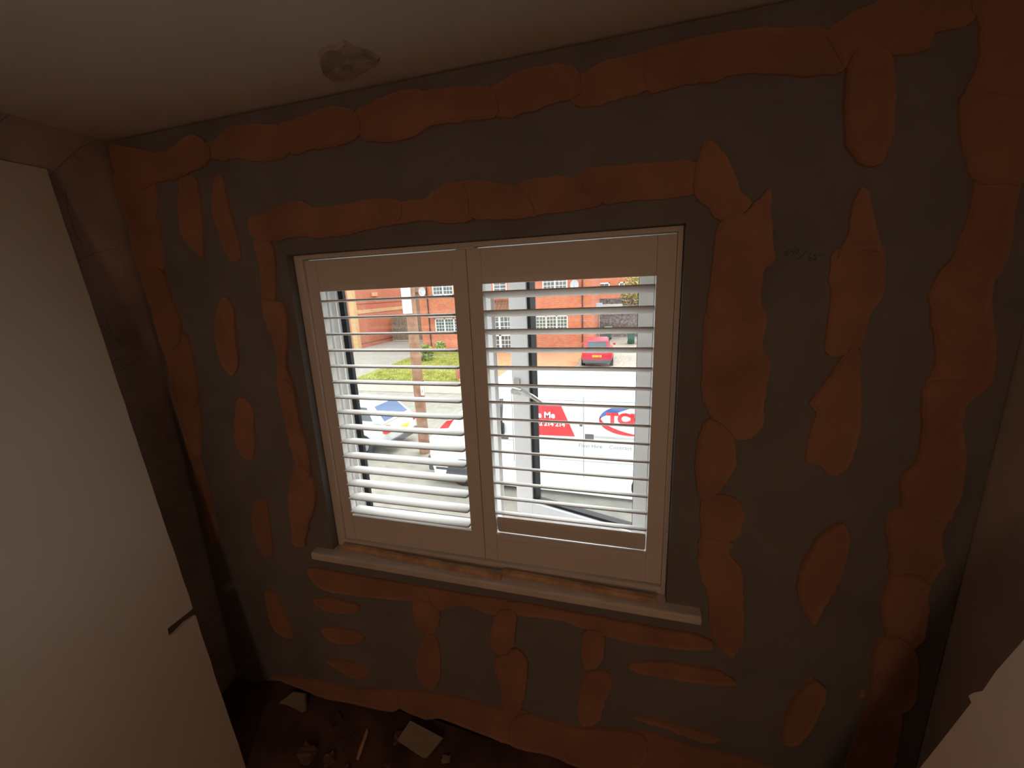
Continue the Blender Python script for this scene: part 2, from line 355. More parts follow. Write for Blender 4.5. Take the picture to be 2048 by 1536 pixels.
# dabs over the fixings, left of the window
S([(363,356),(392,354),(403,403),(409,461),(409,512),(395,506),(369,478),(359,432),(360,383)])
S([(432,357),(449,355),(458,403),(472,455),(484,504),(478,523),(458,514),(438,461),(426,418)])
S([(446,596),(464,601),(472,632),(474,670),(481,725),(468,751),(446,725),(432,673),(434,632)])
S([(476,800),(488,794),(506,815),(510,860),(510,912),(491,917),(474,888),(471,835)])
S([(513,1002),(533,998),(543,1063),(546,1108),(530,1109),(510,1073),(505,1031)])
S([(532,1183),(556,1190),(575,1235),(589,1270),(570,1272),(546,1248)])
# under the sill
S([(618,1135),(700,1146),(800,1163),(850,1176),(860,1205),(825,1200),(753,1194),(690,1187),(641,1174)])
S([(830,1170),(940,1187),(1040,1204),(1050,1226),(987,1229),(933,1210),(879,1218),(845,1205)])
S([(1020,1200),(1150,1222),(1290,1248),(1400,1268),(1425,1285),(1414,1298),(1324,1292),(1261,1281),(1207,1268),(1166,1254),(1117,1237),(1040,1228)])
S([(830,1198),(876,1214),(881,1240),(870,1263),(848,1266),(832,1245)])
S([(848,1268),(874,1274),(883,1334),(874,1370),(852,1375),(836,1352),(835,1312)])
S([(1000,1218),(1032,1222),(1032,1263),(1023,1299),(1005,1308),(982,1290),(982,1254)])
S([(991,1312),(1015,1302),(1036,1294),(1056,1325),(1052,1379),(1036,1424),(1009,1415),(1000,1361),(989,1334)], 0.010)
S([(1171,1258),(1207,1263),(1209,1299),(1198,1330),(1171,1334),(1162,1299)])
S([(1171,1343),(1211,1339),(1225,1361),(1211,1402),(1198,1442),(1162,1447),(1155,1402),(1162,1366)])
for p_ in ([(627,1200),(659,1193),(708,1204),(722,1213),(704,1226),(659,1222)], [(645,1254),(700,1256),(731,1272),(708,1287),(663,1281)],
           [(654,1318),(708,1321),(740,1336),(722,1356),(686,1343)], [(1256,1325),(1324,1319),(1391,1330),(1440,1341),(1472,1364),(1414,1366),(1324,1352),(1270,1341)],
           [(1265,1433),(1324,1438),(1405,1460),(1440,1474),(1414,1483),(1324,1453)]):
    S(p_, 0.007)
# bottom perimeter
S([(540,1350),(618,1356),(703,1373),(783,1379),(800,1400),(785,1420),(700,1403),(650,1394),(592,1371)])
S([(770,1378),(902,1388),(987,1413),(1054,1422),(1050,1470),(1020,1486),(960,1464),(880,1434),(850,1436),(800,1414)])
S([(1040,1425),(1153,1451),(1234,1456),(1290,1470),(1280,1530),(1190,1540),(1100,1508),(1020,1484)])
S([(1270,1465),(1324,1469),(1414,1496),(1500,1516),(1600,1560),(1680,1600),(1640,1660),(1500,1620),(1350,1580),(1270,1535)])

# handwritten figures in pencil to the right of the window
def note(strokes):
    bm = bmesh.new()
    for st in strokes:
        P = [Vector((wallpt(x, y)[0], -0.0006, wallpt(x, y)[1])) for x, y in st]
        for a, b in zip(P[:-1], P[1:]): add_tube(bm, a, b, 0.0006, 0.0006, 5)
    return bm_obj('pencil_note', bm, PENCIL, wall_back)
note([[(1578,499),(1571,505),(1569,510),(1574,511),(1578,507),(1573,505)], [(1589,497),(1584,499),(1581,504),(1587,504),(1588,508),(1583,509)],
      [(1594,498),(1590,503),(1593,507),(1598,503),(1597,498),(1594,498)], [(1616,500),(1603,512),(1590,521)],
      [(1622,507),(1617,514),(1617,521),(1622,521),(1623,516),(1618,516)], [(1632,508),(1627,511),(1631,515),(1626,520),(1631,521),(1632,516),(1628,512),(1632,508)], [(1638,512),(1642,509),(1647,512)]])

# ------------------------------------------------------------------ window board (sill)
sl = at(619, 1109, 2, 0.838); sr = at(1404, 1236, 2, 0.838); yf = min(sl.y, sr.y)
YS = (sl.y + sr.y) / 2
prof = [(0.045, 0.812), (0.045, 0.842), (YS + 0.012, 0.842), (YS + 0.004, 0.838), (YS, 0.830), (YS, 0.816), (YS + 0.006, 0.811)]
def sillbox():
    bm = bmesh.new()
    # body inside the opening plus the two ears in front of the wall
    P = [(WX0 + .001, 0.046), (WX0 + .001, -0.0005), (sl.x, -0.0005), (sl.x, YS + .012), (sl.x + .004, YS), (sr.x - .002, YS), (sr.x, YS + .006), (sr.x, -0.0005), (WX1 - .001, -0.0005), (WX1 - .001, 0.046)]
    A = [bm.verts.new((x, y, 0.8105)) for x, y in P]; B = [bm.verts.new((x, y, 0.8415)) for x, y in P]; n = len(P)
    bm.faces.new(A[::-1]); top = bm.faces.new(B)
    for i in range(n): bm.faces.new((A[i], A[(i+1) % n], B[(i+1) % n], B[i]))
    fe = [e for e in bm.edges if all(v.co.y < YS + .008 for v in e.verts) and abs(e.verts[0].co.z - e.verts[1].co.z) < 1e-6]
    bmesh.ops.bevel(bm, geom=fe, offset=0.008, segments=4, affect='EDGES', profile=0.5)
    o = bm_obj('window_sill', bm, SILL)
    return o
sill = sillbox(); tag(sill, 'long dusty white window board with rounded nose under the shutters', 'window sill')

# two raw battens and a paint-flecked strip lying on the sill
def batten(label, a, b, depth, h, wv):
    A = at(*a, 2, 0.842); B = at(*b, 2, 0.842); L_ = (B - A).length; ang = math.atan2(B.y - A.y, B.x - A.x)
    bm = bmesh.new(); n = 24; rows = []
    for i in range(n + 1):
        x = L_ * i / n; j = lambda s: wv * noise.noise(Vector((x * 30, s, L_ * 9)))
        rows.append([bm.verts.new(p) for p in ((x, j(1), 0.0), (x, j(2), h * .5), (x, j(3) + .001, h + j(4) * .6), (x, depth + j(5), h + j(6) * .4), (x, depth, 0.0))])
    for r0, r1 in zip(rows[:-1], rows[1:]):
        for k in range(5): bm.faces.new((r0[k], r1[k], r1[(k+1) % 5], r0[(k+1) % 5]))
    bm.faces.new(rows[0]); bm.faces.new(rows[-1][::-1])
    o = bm_obj('timber_batten', bm, WOOD); o.location = (A.x, A.y, 0.842); o.rotation_euler = (0, 0, ang)
    return tag(o, label, 'batten', 'raw battens on the window sill')
batten('splintered raw timber batten lying on left half of window sill', (685, 1098), (1001, 1161), 0.017, 0.019, 0.002)
batten('cleaner straight timber batten lying on right half of window sill', (1004, 1151), (1312, 1208), 0.017, 0.017, 0.0006)

# ------------------------------------------------------------------ plantation shutters
sh = empty('plantation_shutter', (-0.482, 0.045, 0.842)); tag(sh, 'pair of white louvred plantation shutters filling the window recess', 'shutter')
o0 = Vector((-0.482, 0.045, 0.842))
def sbox(name, a, b, m=WHITEP, parent=sh, bev=0.0012, org=o0):
    return box(name, Vector(a) - org, Vector(b) - org, m, parent, bev)
FX0, FX1, FZ0, FZ1, FY = -1.098, 0.132, 0.8425, 1.952, 0.030
PZ0, PZ1 = 0.871, 1.934
sbox('frame_jamb', (FX0, FY, FZ0), (-1.066, 0.085, FZ1)); sbox('frame_jamb', (0.120, FY, FZ0), (FX1, 0.085, FZ1))
sbox('frame_head', (-1.066, FY, 1.9385), (0.120, 0.085, FZ1)); sbox('frame_foot', (-1.066, FY, FZ0), (0.120, 0.085, 0.8675))
sbox('frame_catch', (-0.506, 0.036, 1.9335), (-0.444, 0.07, 1.9395))
PY0, PY1 = 0.040, 0.067
def panel(x0, x1, ox0, ox1, tilt, n_open, label, tiltbar_x):
    org = Vector((x0, PY0, PZ0))
    bm = bmesh.new()
    add_box(bm, Vector((x0, PY0, PZ0)) - org, Vector((ox0, PY1, PZ1)) - org, 0.001)
    add_box(bm, Vector((ox1, PY0, PZ0)) - org, Vector((x1, PY1, PZ1)) - org, 0.001)
    p = bm_obj('shutter_panel', bm, WHITEP, sh); p.location = org - o0; p['label'] = label
    Z0, Z1 = 0.975, 1.83
    sbox('top_rail', (ox0 + .0003, PY0 + .0006, Z1), (ox1 - .0003, PY1, PZ1), parent=p, org=org)
    sbox('bottom_rail', (ox0 + .0003, PY0 + .0006, PZ0), (ox1 - .0003, PY1, Z0), parent=p, org=org)
    # recessed bead lines next to the opening
    sbox('rail_bead', (ox0 - .001, PY0 - .001, Z1 + .018), (ox1 + .001, PY0 + .002, Z1 + .0195), parent=p, org=org, bev=0)
    sbox('rail_bead', (ox0 - .001, PY0 - .001, Z0 - .0195), (ox1 + .001, PY0 + .002, Z0 - .018), parent=p, org=org, bev=0)
    # louvre: pointed-oval blade
    D, T, W_ = 0.0635, 0.0095, (ox1 - ox0) - 0.004
    bm = bmesh.new(); K = 10; rings = []
    for xx in (0.0, 0.004, W_ - 0.004, W_):
        r = []
        dd = D if 0.002 < xx < W_ - 0.002 else D - 0.010
        for k in range(2 * K):
            t = math.pi * k / K
            r.append(bm.verts.new((xx, -dd / 2 * math.cos(t), T / 2 * math.sin(t) * (0.9 if k else 1))))
        rings.append(r)
    for a, b in zip(rings[:-1], rings[1:]):
        for k in range(2 * K): bm.faces.new((a[k], b[k], b[(k+1) % (2*K)], a[(k+1) % (2*K)]))
    bm.faces.new(rings[0]); bm.faces.new(rings[-1][::-1])
    bmesh.ops.recalc_face_normals(bm, faces=bm.faces)
    me = bpy.data.meshes.new('louvre'); bm.to_mesh(me); bm.free()
    for pl in me.polygons: pl.use_smooth = len(pl.vertices) == 4
    me.materials.append(WHITEP)
    sp_ = 0.0571
    for i in range(15):
        lo = bpy.data.objects.new('louvre', me); COL.objects.link(lo); lo.parent = p
        z = 1.797 - sp_ * i
        a = tilt + random.uniform(-0.6, 0.6)
        if i >= n_open: a = 84; z = 1.797 - sp_ * i + 0.0102
        lo.location = Vector((ox0 + .002, 0.0535, z)) - org
        lo.rotation_euler = (math.radians(-a), 0, 0)
    # hidden tilt strip at the back with its little screws
    bm = bmesh.new(); add_box(bm, Vector((tiltbar_x - .006, 0.086, 1.02)) - org, Vector((tiltbar_x + .006, 0.0885, 1.80)) - org)
    tb = bm_obj('tilt_bar', bm, UPVC, p)
    return p
panel(-1.065, -0.4755, -1.02, -0.523, 3.0, 15, 'left-hand white shutter panel with louvres level', -1.005)
panel(-0.4735, 0.119, -0.428, 0.071, 21.0, 14, 'right-hand white shutter panel with one closed louvre at its foot', -0.414)

# ------------------------------------------------------------------ uPVC window behind the shutters
win = empty('window_1', (-0.487, 0.17, 0.83)); tag(win, 'white plastic double window seen between the shutter louvres, right sash ajar', kind='structure')
ow = Vector((-0.487, 0.17, 0.83))
def wbox(name, a, b, m=UPVC, parent=win, bev=0.002, org=ow): return box(name, Vector(a) - org, Vector(b) - org, m, parent, bev)
wy0, wy1 = 0.135, 0.20
wbox('window_frame', (-1.13, wy0, 0.802), (-1.068, wy1, 1.978)); wbox('window_frame', (0.075, wy0, 0.802), (0.153, wy1, 1.978))
wbox('window_frame', (-1.068, wy0, 1.915), (0.075, wy1, 1.978)); wbox('window_frame', (-1.068, wy0, 0.802), (0.075, wy1, 0.905))
wbox('mullion', (-0.515, wy0, 0.905), (-0.452, wy1, 1.915))
# fixed left light: bead, gasket, pane
for nm, a, b, m_ in (('glazing_bead', (-1.068, .15, .905), (-1.047, .185, 1.915), UPVC), ('glazing_bead', (-.536, .15, .905), (-.515, .185, 1.915), UPVC),
                     ('glazing_bead', (-1.047, .15, .905), (-.536, .185, .93), UPVC), ('glazing_bead', (-1.047, .15, 1.89), (-.536, .185, 1.915), UPVC),
                     ('gasket', (-1.047, .162, .93), (-1.026, .180, 1.89), BLACK), ('gasket', (-.544, .162, .93), (-.536, .180, 1.89), BLACK),
                     ('gasket', (-1.039, .162, .93), (-.544, .180, .938), BLACK), ('gasket', (-1.039, .162, 1.882), (-.544, .180, 1.89), BLACK)):
    wbox(nm, a, b, m_, bev=0.001)
wbox('pane', (-1.026, .169, .938), (-.544, .173, 1.882), GLASS, bev=0)
# right casement, hinged right and pushed open
sash = empty('casement', Vector((0.084, 0.200, 0.83)) - ow, -math.radians(0), win)
ang = math.radians(18.0)
sash.rotation_euler = (0, 0, -ang)     # swings outwards (towards +Y)
SW = 0.532
def sb(name, a, b, m_=UPVC, bev=0.002): return box(name, a, b, m_, sash, bev)
sz0, sz1 = 0.065, 1.095
sb('sash_stile', (-SW, -.035, sz0), (-SW + .077, .02, sz1)); sb('sash_stile', (-.046, -.035, sz0), (0, .02, sz1))
sb('sash_rail', (-SW + .077, -.035, sz0), (-.046, .02, sz0 + .06)); sb('sash_rail', (-SW + .077, -.035, sz1 - .06), (-.046, .02, sz1))
sb('gasket', (-SW + .077, -.028, sz0 + .06), (-SW + .090, .012, sz1 - .06), BLACK, .001); sb('gasket', (-.052, -.02, sz0 + .06), (-.046, .012, sz1 - .06), BLACK, .001)
sb('gasket', (-SW + .087, -.02, sz0 + .06), (-.052, .012, sz0 + .071), BLACK, .001); sb('gasket', (-SW + .087, -.02, sz1 - .071), (-.052, .012, sz1 - .06), BLACK, .001)
sb('pane', (-SW + .090, -.006, sz0 + .071), (-.052, -.002, sz1 - .071), GLASS, 0)
# handle: back plate, round boss, cranked lever
hx, hz = -SW + .026, 0.60
bm = bmesh.new(); add_box(bm, (hx - .014, -.043, hz - .02), (hx + .014, -.035, hz + .045), .003); hp = bm_obj('handle_plate', bm, CHROME, sash)
bm = bmesh.new(); add_tube(bm, (hx, -.043, hz), (hx, -.066, hz), .015, .013, 16); bm_obj('handle_boss', bm, CHROME, sash, False)
bm = bmesh.new(); pts = [(hx - .002, -.062, hz + .006), (hx + .04, -.066, hz + .004), (hx + .085, -.066, hz - .012), (hx + .125, -.064, hz - .032)]
for a, b, r0, r1 in zip(pts[:-1], pts[1:], (.010, .0095, .0085), (.0095, .0085, .006)): add_tube(bm, a, b, r0, r1, 12)
bm_obj('handle_lever', bm, CHROME, sash)

# ------------------------------------------------------------------ leaning sheets and floor debris
# big pale board leaning on the left wall, right edge traced, slot cut near the bottom
def lerp(a, b, t): return a + (b - a) * t
eT = Vector((XL + 0.016, -0.19, 2.246)); 
def edge_y(z): return lerp(-0.285, -0.19, z / 2.246)
def edge_x(z): return lerp(-1.425, XL + 0.016, z / 2.246)
zt = 0.70
slot = [(edge_y(zt), zt), (edge_y(zt) - 0.090, zt - 0.004), (edge_y(zt) - 0.094, zt - .030), (edge_y(zt) - 0.075, zt - 0.036), (edge_y(zt) - 0.035, zt - 0.026), (edge_y(zt - .03) + .002, zt - .030)]
sheet_out = [(edge_y(0), 0.0)] + [(edge_y(z) + random.uniform(-.0012, .0012), z) for z in [i * .06 for i in range(1, 11)]] + slot[::-1] \
    + [(edge_y(z) + random.uniform(-.0012, .0012), z) for z in [.76 + i * .06 for i in range(25)]] + [(-0.19, 2.246), (-1.39, 2.246), (-1.49, 0.0)]
s1 = plate('plasterboard_sheet', sheet_out, [], lambda u, v, s: (edge_x(v) - 0.0125 * s, u, v + (0.0 if v > 0.01 else 0.002)), SHEET)
tag(s1, 'tall pale plasterboard sheet leaning along the left wall, slot cut in its edge', 'plasterboard')
# beige sheet leaning against the right wall, close to the camera
y0 = -0.35
pa = at(1850, 1520, 1, y0); pb = at(2048, 1275, 1, y0)
k = (pb.x - pa.x) / (pb.z - pa.z); xz = lambda z: pa.x + k * (z - pa.z)
zt2 = pa.z + (XR - 0.016 - pa.x) / k
zn = at(1952, 1396, 1, y0).z
edge2 = [(y0 + random.uniform(-.004, .001), z) for z in [0.001, .15, .3, .45, .6, .7, .8, .87, .93]] + [(y0, zn - .012), (y0 + .010, zn - .008), (y0 + .007, zn + .004), (y0 - .002, zn + .02)] + [(y0 + random.uniform(-.003, .002), z) for z in (1.1, 1.2, 1.35, 1.5)]
edge2 = [e for i, e in enumerate(edge2) if i == 0 or e[1] > edge2[i-1][1]]
s2 = plate('plasterboard_sheet', edge2 + [(y0, zt2), (-1.35, zt2), (-1.35, 0.001)], [], lambda u, v, s: (xz(v) + 0.0125 * s, u, v), mat('plasterboard_beige', (0.80, 0.70, 0.60), 0.9, 0.06, 5))
tag(s2, 'beige plasterboard sheet with broken edge leaning on right wall at lower right', 'plasterboard')

def chunk(name, c, sx, sy, sz, rz, m, label, cat, group=None, jag=0.12, tilt=(0, 0)):
    bm = bmesh.new(); add_box(bm, (-sx/2, -sy/2, 0), (sx/2, sy/2, sz))
    bmesh.ops.subdivide_edges(bm, edges=list(bm.edges), cuts=2, use_grid_fill=True)
    sd = random.uniform(0, 50)
    for v in bm.verts:
        q = v.co * (3.0 / max(sx, sy)) * 2
        v.co += Vector((noise.noise(q + Vector((sd, 0, 0))) * sx, noise.noise(q + Vector((0, sd, 0))) * sy, noise.noise(q + Vector((0, 0, sd))) * sz if v.co.z > sz * .5 else 0)) * jag
    mn = min(v.co.z for v in bm.verts)
    for v in bm.verts: v.co.z -= mn
    o = bm_obj(name, bm, m); o.location = c; o.rotation_euler = (tilt[0], tilt[1], rz)
    return tag(o, label, cat, group)
def onfloor(px, py, z=0.0): return at(px, py, 2, z)
def offcut(label, pts):
    P = [at(x, y, 1, yy) for x, y, yy in pts]; c = sum(P, Vector()) / len(P)
    nn = (P[1] - P[0]).cross(P[-1] - P[0]).normalized(); nn = nn if nn.z > 0 else -nn
    P = [p - nn * (p - c).dot(nn) for p in P]
    return tag(prism('board_offcut', P, -nn * .0125, OFFCUT), label, 'offcut')
offcut('pale square plasterboard offcut lying on rubble below window', [(820, 1441, -.015), (886, 1476, -.028), (851, 1519, -.085), (794, 1481, -.070)])
offcut('larger dim plasterboard offcut near left corner of floor', [(585, 1384, -.02), (607, 1388, -.02), (612, 1421, -.05), (580, 1441, -.075), (531, 1456, -.10), (525, 1430, -.085), (556, 1406, -.05)])
c = onfloor(720, 1505, .0); chunk('wood_splinter', (c.x, -0.10, 0.012), 0.012, 0.12, 0.007, 0.25, WOOD, 'thin pale timber splinter lying in the floor rubble', 'splinter', None, .15)
c = onfloor(900, 1508, .0); chunk('plaster_crumb', (c.x, -0.07, 0.012), 0.03, 0.02, 0.012, 0.2, OFFCUT, 'small pale plaster crumb right of the square offcut', 'rubble', None, .3)
# rubble in a low ridge along the foot of the wall
G = 'reddish rubble lumps along the wall foot'
placed = [(-1.42, -.29, .10), (-0.69, -.05, .10), (-1.36, -.06, .12), (-0.99, -.10, .07), (-.56, -.07, .04)]
i = 0
while len(placed) < 27:
    i += 1; x = -1.34 + 1.45 * ((i * 0.618) % 1.0); y = -0.045 - 0.16 * ((i * 0.383) % 1.0); s_r = random.uniform(.022, .05)
    if any((x - a) ** 2 + (y - b) ** 2 < (s_r * 1.1 + c_) ** 2 for a, b, c_ in placed): 
        if i > 4000: break
        continue
    placed.append((x, y, s_r * 1.1))
    chunk('rubble_lump', (x, y, 0.0), s_r * random.uniform(.8, 1.4), s_r, s_r * random.uniform(.3, .7), random.uniform(0, 3), RUBBLEM if i % 4 else FLOORM,
          'lump of reddish rubble on the dark floor under the window', 'rubble', G, .3)
bm = bmesh.new()          # fine dust ridge
nx, ny = 60, 8; V = []
for i in range(nx + 1):
    row = []
    for j in range(ny + 1):
        x = XL + .01 + 2.2 * i / nx; y = 0.045 - 0.30 * j / ny
        row.append(bm.verts.new((x, y, 0.001 + 0.030 * (1 - j / ny) * (0.7 + 0.6 * noise.noise(Vector((x * 9, y * 9, 1))))) ))
    V.append(row)
for i in range(nx):
    for j in range(ny): bm.faces.new((V[i][j], V[i+1][j], V[i+1][j+1], V[i][j+1]))
du = bm_obj('dust_heap', bm, FLOORM, fl, True); du['kind'] = 'stuff'

# ================================================================== OUTSIDE
GZ = -2.7
ASPH = mat('asphalt', (0.255, 0.245, 0.21), 0.95, 0.14, 4, 0.004, 25)
PAVE = mat('pavement', (0.32, 0.30, 0.25), 0.95, 0.12, 5, 0.003, 25)
GRASSG = mat('grass_ground', (0.26, 0.27, 0.06), 0.95, 0.3, 6)
GRAVEL = mat('gravel', (0.33, 0.30, 0.255), 0.95, 0.45, 14, 0.01, 20)
BLOCK = brickmat('block_paving', (0.52, 0.24, 0.115), (0.44, 0.195, 0.09), (0.30, 0.19, 0.12), 0.2, 0.1, 0.01, 'XY')
BRICK = brickmat('orange_brick', (0.66, 0.15, 0.055), (0.50, 0.10, 0.036), (0.46, 0.30, 0.21))
BRICKS = brickmat('red_brick_side', (0.54, 0.15, 0.085), (0.46, 0.12, 0.065), (0.42, 0.22, 0.15), axes='YZ')
CREAM = brickmat('cream_brick', (0.66, 0.42, 0.20), (0.60, 0.37, 0.17), (0.52, 0.37, 0.23), axes='YZ')
HWHITE = mat('house_white_upvc', (0.86, 0.87, 0.84), 0.4)
PANE = mat('dark_window_pane', (0.10, 0.12, 0.12), 0.08, 0.5, 1.5, spec=0.6)
def ground(name, poly, z, m, label):
    return tag(prism(name, [(x, y, z) for x, y in poly], (0, 0, -0.12), m), label, kind='structure')
ground('road', [(-60, 9.7), (40, 9.7), (40, 15.2), (-60, 15.2)], GZ, ASPH, 'grey asphalt street between parked vehicles and lawns')
ground('pavement_near', [(-60, 5.0), (40, 5.0), (40, 9.7), (-60, 9.7)], GZ + 0.005, mat('near_tarmac', (0.27, 0.255, 0.215), 0.95, 0.16, 3, 0.004, 20), 'near-side pavement and parking strip below the window')
ground('front_yard', [(-60, 0.4), (40, 0.4), (40, 5.0), (-60, 5.0)], GZ + 0.01, PAVE, 'pale paved yard directly below the window')
ground('pavement_far', [(-60, 15.2), (40, 15.2), (40, 17.5), (-60, 17.5)], GZ + 0.02, PAVE, 'far-side pavement in front of the lawn')
ground('drive_left', [(-60, 17.5), (-14.6, 17.5), (-15.3, 28.9), (-17.0, 46), (-60, 46)], GZ + 0.01, ASPH, 'grey tarmac drive beside the left brick gable')
ground('drive_block', [(-7.5, 17.5), (-2.75, 17.5), (-2.95, 28.9), (-11.5, 28.9), (-11.5, 26)], GZ + 0.02, BLOCK, 'orange block-paved drive before the house porch')
ground('drive_gravel', [(-2.75, 17.5), (30, 17.5), (30, 50), (-2.5, 50), (-2.5, 29), (-2.95, 28.9)], GZ + 0.01, GRAVEL, 'gravel drive beside the red car')
ground('gap_ground', [(-17.0, 46), (-15.3, 28.9), (-2.5, 28.9), (-2.5, 46)], GZ, ASPH, 'ground under the houses opposite')
lawn = [(-14.5, 17.6), (-8.2, 17.6), (-8.8, 20), (-11.6, 26.2), (-11.7, 27.5), (-15.2, 27.5), (-15.1, 25)]
ln = ground('lawn', lawn, GZ + 0.05, GRASSG, 'bright green front lawn across the street')
def inside(x, y, P):
    c = False; j = len(P) - 1
    for i in range(len(P)):
        if (P[i][1] > y) != (P[j][1] > y) and x < (P[j][0] - P[i][0]) * (y - P[i][1]) / (P[j][1] - P[i][1]) + P[i][0]: c = not c
        j = i
    return c
vv, ff = [], []
while len(ff) < 14000:
    x, y = random.uniform(-15.3, -8.2), random.uniform(17.6, 27.5)
    if not inside(x, y, lawn): continue
    a = random.uniform(0, 6.28); h = random.uniform(.05, .13); ww = .022; n = len(vv); z = GZ + .05
    vv += [(x - ww*math.cos(a), y - ww*math.sin(a), z), (x + ww*math.cos(a), y + ww*math.sin(a), z), (x + random.uniform(-.05, .05), y + random.uniform(-.05, .05), z + h)]
    ff.append((n, n+1, n+2))
me = bpy.data.meshes.new('grass_blades'); me.from_pydata(vv, [], ff)
gb = link('grass_blades', me, mat('grass_blade', (0.44, 0.44, 0.12), 0.8, 0.4, 2.5), ln); gb['kind'] = 'stuff'

# ---- helper: a small-paned house window (thing part > panes)
def house_window(par, x0, x1, z0, z1, y, cols, rows, name='window', m=HWHITE, org=Vector((0, 0, 0)), fw=0.07, lites=(2, 2), toprow=0.0):
    """frame with cols casements, each split into lites panes"""
    fr = bmesh.new(); D0, D1 = y - 0.05, y + 0.05
    for a, b in (((x0, D0, z0), (x1, D1, z0 + fw)), ((x0, D0, z1 - fw), (x1, D1, z1)), ((x0, D0, z0), (x0 + fw, D1, z1)), ((x1 - fw, D0, z0), (x1, D1, z1))):
        add_box(fr, Vector(a) - org, Vector(b) - org)
    cw = (x1 - x0 - fw) / cols
    for c_ in range(1, cols):
        xm = x0 + fw / 2 + cw * c_; add_box(fr, Vector((xm - fw*.75, D0, z0)) - org, Vector((xm + fw*.75, D1, z1)) - org)
    add_box(fr, Vector((x0 - .06, D0 - .09, z0 - .06)) - org, Vector((x1 + .06, D1, z0)) - org)
    w_ = bm_obj(name, fr, m, par)
    nx_, nz_ = lites
    for c_ in range(cols):
        a0 = x0 + fw / 2 + cw * c_ + fw * .6; a1 = a0 + cw - fw * 1.2
        for i in range(nx_):
            for j in range(nz_):
                g = 0.022
                px0 = a0 + (a1 - a0) * i / nx_ + g; px1 = a0 + (a1 - a0) * (i + 1) / nx_ - g
                pz0 = z0 + fw + (z1 - z0 - 2 * fw) * j / nz_ + g; pz1 = z0 + fw + (z1 - z0 - 2 * fw) * (j + 1) / nz_ - g
                box('pane', Vector((px0, y - .02, pz0)) - org, Vector((px1, y - .005, pz1)) - org, PANE, w_)
        box('glazing_bars', Vector((a0, y - .004, z0 + fw)) - org, Vector((a1, y + .02, z1 - fw)) - org, m, w_)
    return w_

# ---- the semi-detached orange brick house opposite
HY = 29.0; ho = Vector((-9.4, HY, GZ)); house = empty('brick_house', ho)
tag(house, 'orange brick house with white small-paned windows facing the street', 'house')
HX0, HX1, HZ = -16.35, -2.55, 2.6
plate_h = [(-6.77, -4.29, -1.33, -0.21), (-6.15, -4.30, 1.60, 2.6), (-15.1, -12.6, -1.33, -0.21), (-15.1, -13.3, 1.60, 2.6), (-10.0, -8.9, 1.62, 2.5)]
hw = plate('house_wall', [(HX0, GZ), (HX1, GZ), (HX1, HZ + .4), (HX0, HZ + .4)], [[(a, c_), (b, c_), (b, d), (a, d)] for a, b, c_, d in plate_h],
           lambda u, v, s: Vector((u, HY + 0.3 * s, v)) - ho, BRICK, house)
box('side_wall', Vector((HX1 - .3, HY + .3, GZ)) - ho, Vector((HX1, HY + 9, HZ + .4)) - ho, BRICKS, house)
box('side_wall', Vector((HX0, HY + .3, GZ)) - ho, Vector((HX0 + .3, HY + 9, HZ + .4)) - ho, BRICKS, house)
box('back_wall', Vector((HX0 + .3, HY + 8.7, GZ)) - ho, Vector((HX1 - .3, HY + 9, HZ + .4)) - ho, BRICKS, house)
ROOFT = mat('brown_roof_tile', (0.34, 0.17, 0.10), 0.85, 0.2, 6)
prism('roof', [Vector((HX0 - .3, HY - .4, HZ + .4)) - ho, Vector((HX0 - .3, HY + 9.4, HZ + .4)) - ho, Vector((HX0 - .3, HY + 4.5, HZ + 3.4)) - ho], (HX1 - HX0 + .6, 0, 0), ROOFT, house)
for (a, b, c_, d), (cols, lt) in zip(plate_h, ((3, (3, 4)), (2, (3, 3)), (3, (3, 4)), (2, (3, 3)), (1, (2, 3)))):
    house_window(house, a, b, c_, d, HY + .06, cols, 1, org=ho, lites=lt, m=mat('cream_upvc', (0.83, 0.84, 0.70), .5) if (c_ < 0 and a > -8) else HWHITE)
LEAD = mat('grey_lead', (0.42, 0.43, 0.42), 0.6)
prism('window_canopy', [Vector((-15.4, HY, .18)) - ho, Vector((-15.4, HY - .5, -.02)) - ho, Vector((-15.4, HY - .5, -.1)) - ho, Vector((-15.4, HY, -.1)) - ho], (3.2, 0, 0), LEAD, house)
for x in (-15.58, -3.22): tube('downpipe', Vector((x, HY - .06, GZ)) - ho, Vector((x, HY - .06, HZ + .3)) - ho, 0.045, mat('dark_pipe', (.05, .045, .05), .5), house, 8)
# satellite dishes
def dish(x, z, label):
    bm = bmesh.new(); n = 20; R_ = .36; rings = []
    for r in (0.0, .12, .24, .36):
        rings.append([bm.verts.new((r * math.cos(t) * .85, -.20 + (r / R_) ** 2 * -.10, r * math.sin(t))) for t in [2 * math.pi * i / n for i in range(n)]] if r else [bm.verts.new((0, -.20, 0))])
    for i in range(n): bm.faces.new((rings[0][0], rings[1][i], rings[1][(i+1) % n]))
    for a, b in zip(rings[1:-1], rings[2:]):
        for i in range(n): bm.faces.new((a[i], b[i], b[(i+1) % n], a[(i+1) % n]))
    d = bm_obj('satellite_dish', bm, mat('dish_grey', (.55, .57, .60), .5), house, True); d.location = Vector((x, HY, z)) - ho; d['label'] = label
    bm = bmesh.new(); add_tube(bm, (0, -.2, 0), (0, 0, -.1), .02, .02, 8); add_tube(bm, (0, -.2, -.3), (0, -.62, -.05), .014, .014, 6); add_box(bm, (-.04, -.66, -.09), (.04, -.58, -.01))
    bm_obj('dish_arm', bm, LEAD, d)
dish(-3.75, 1.95, 'grey satellite dish by the right bedroom window'); dish(-15.85, 1.95, 'pale satellite dish on the left half of house')
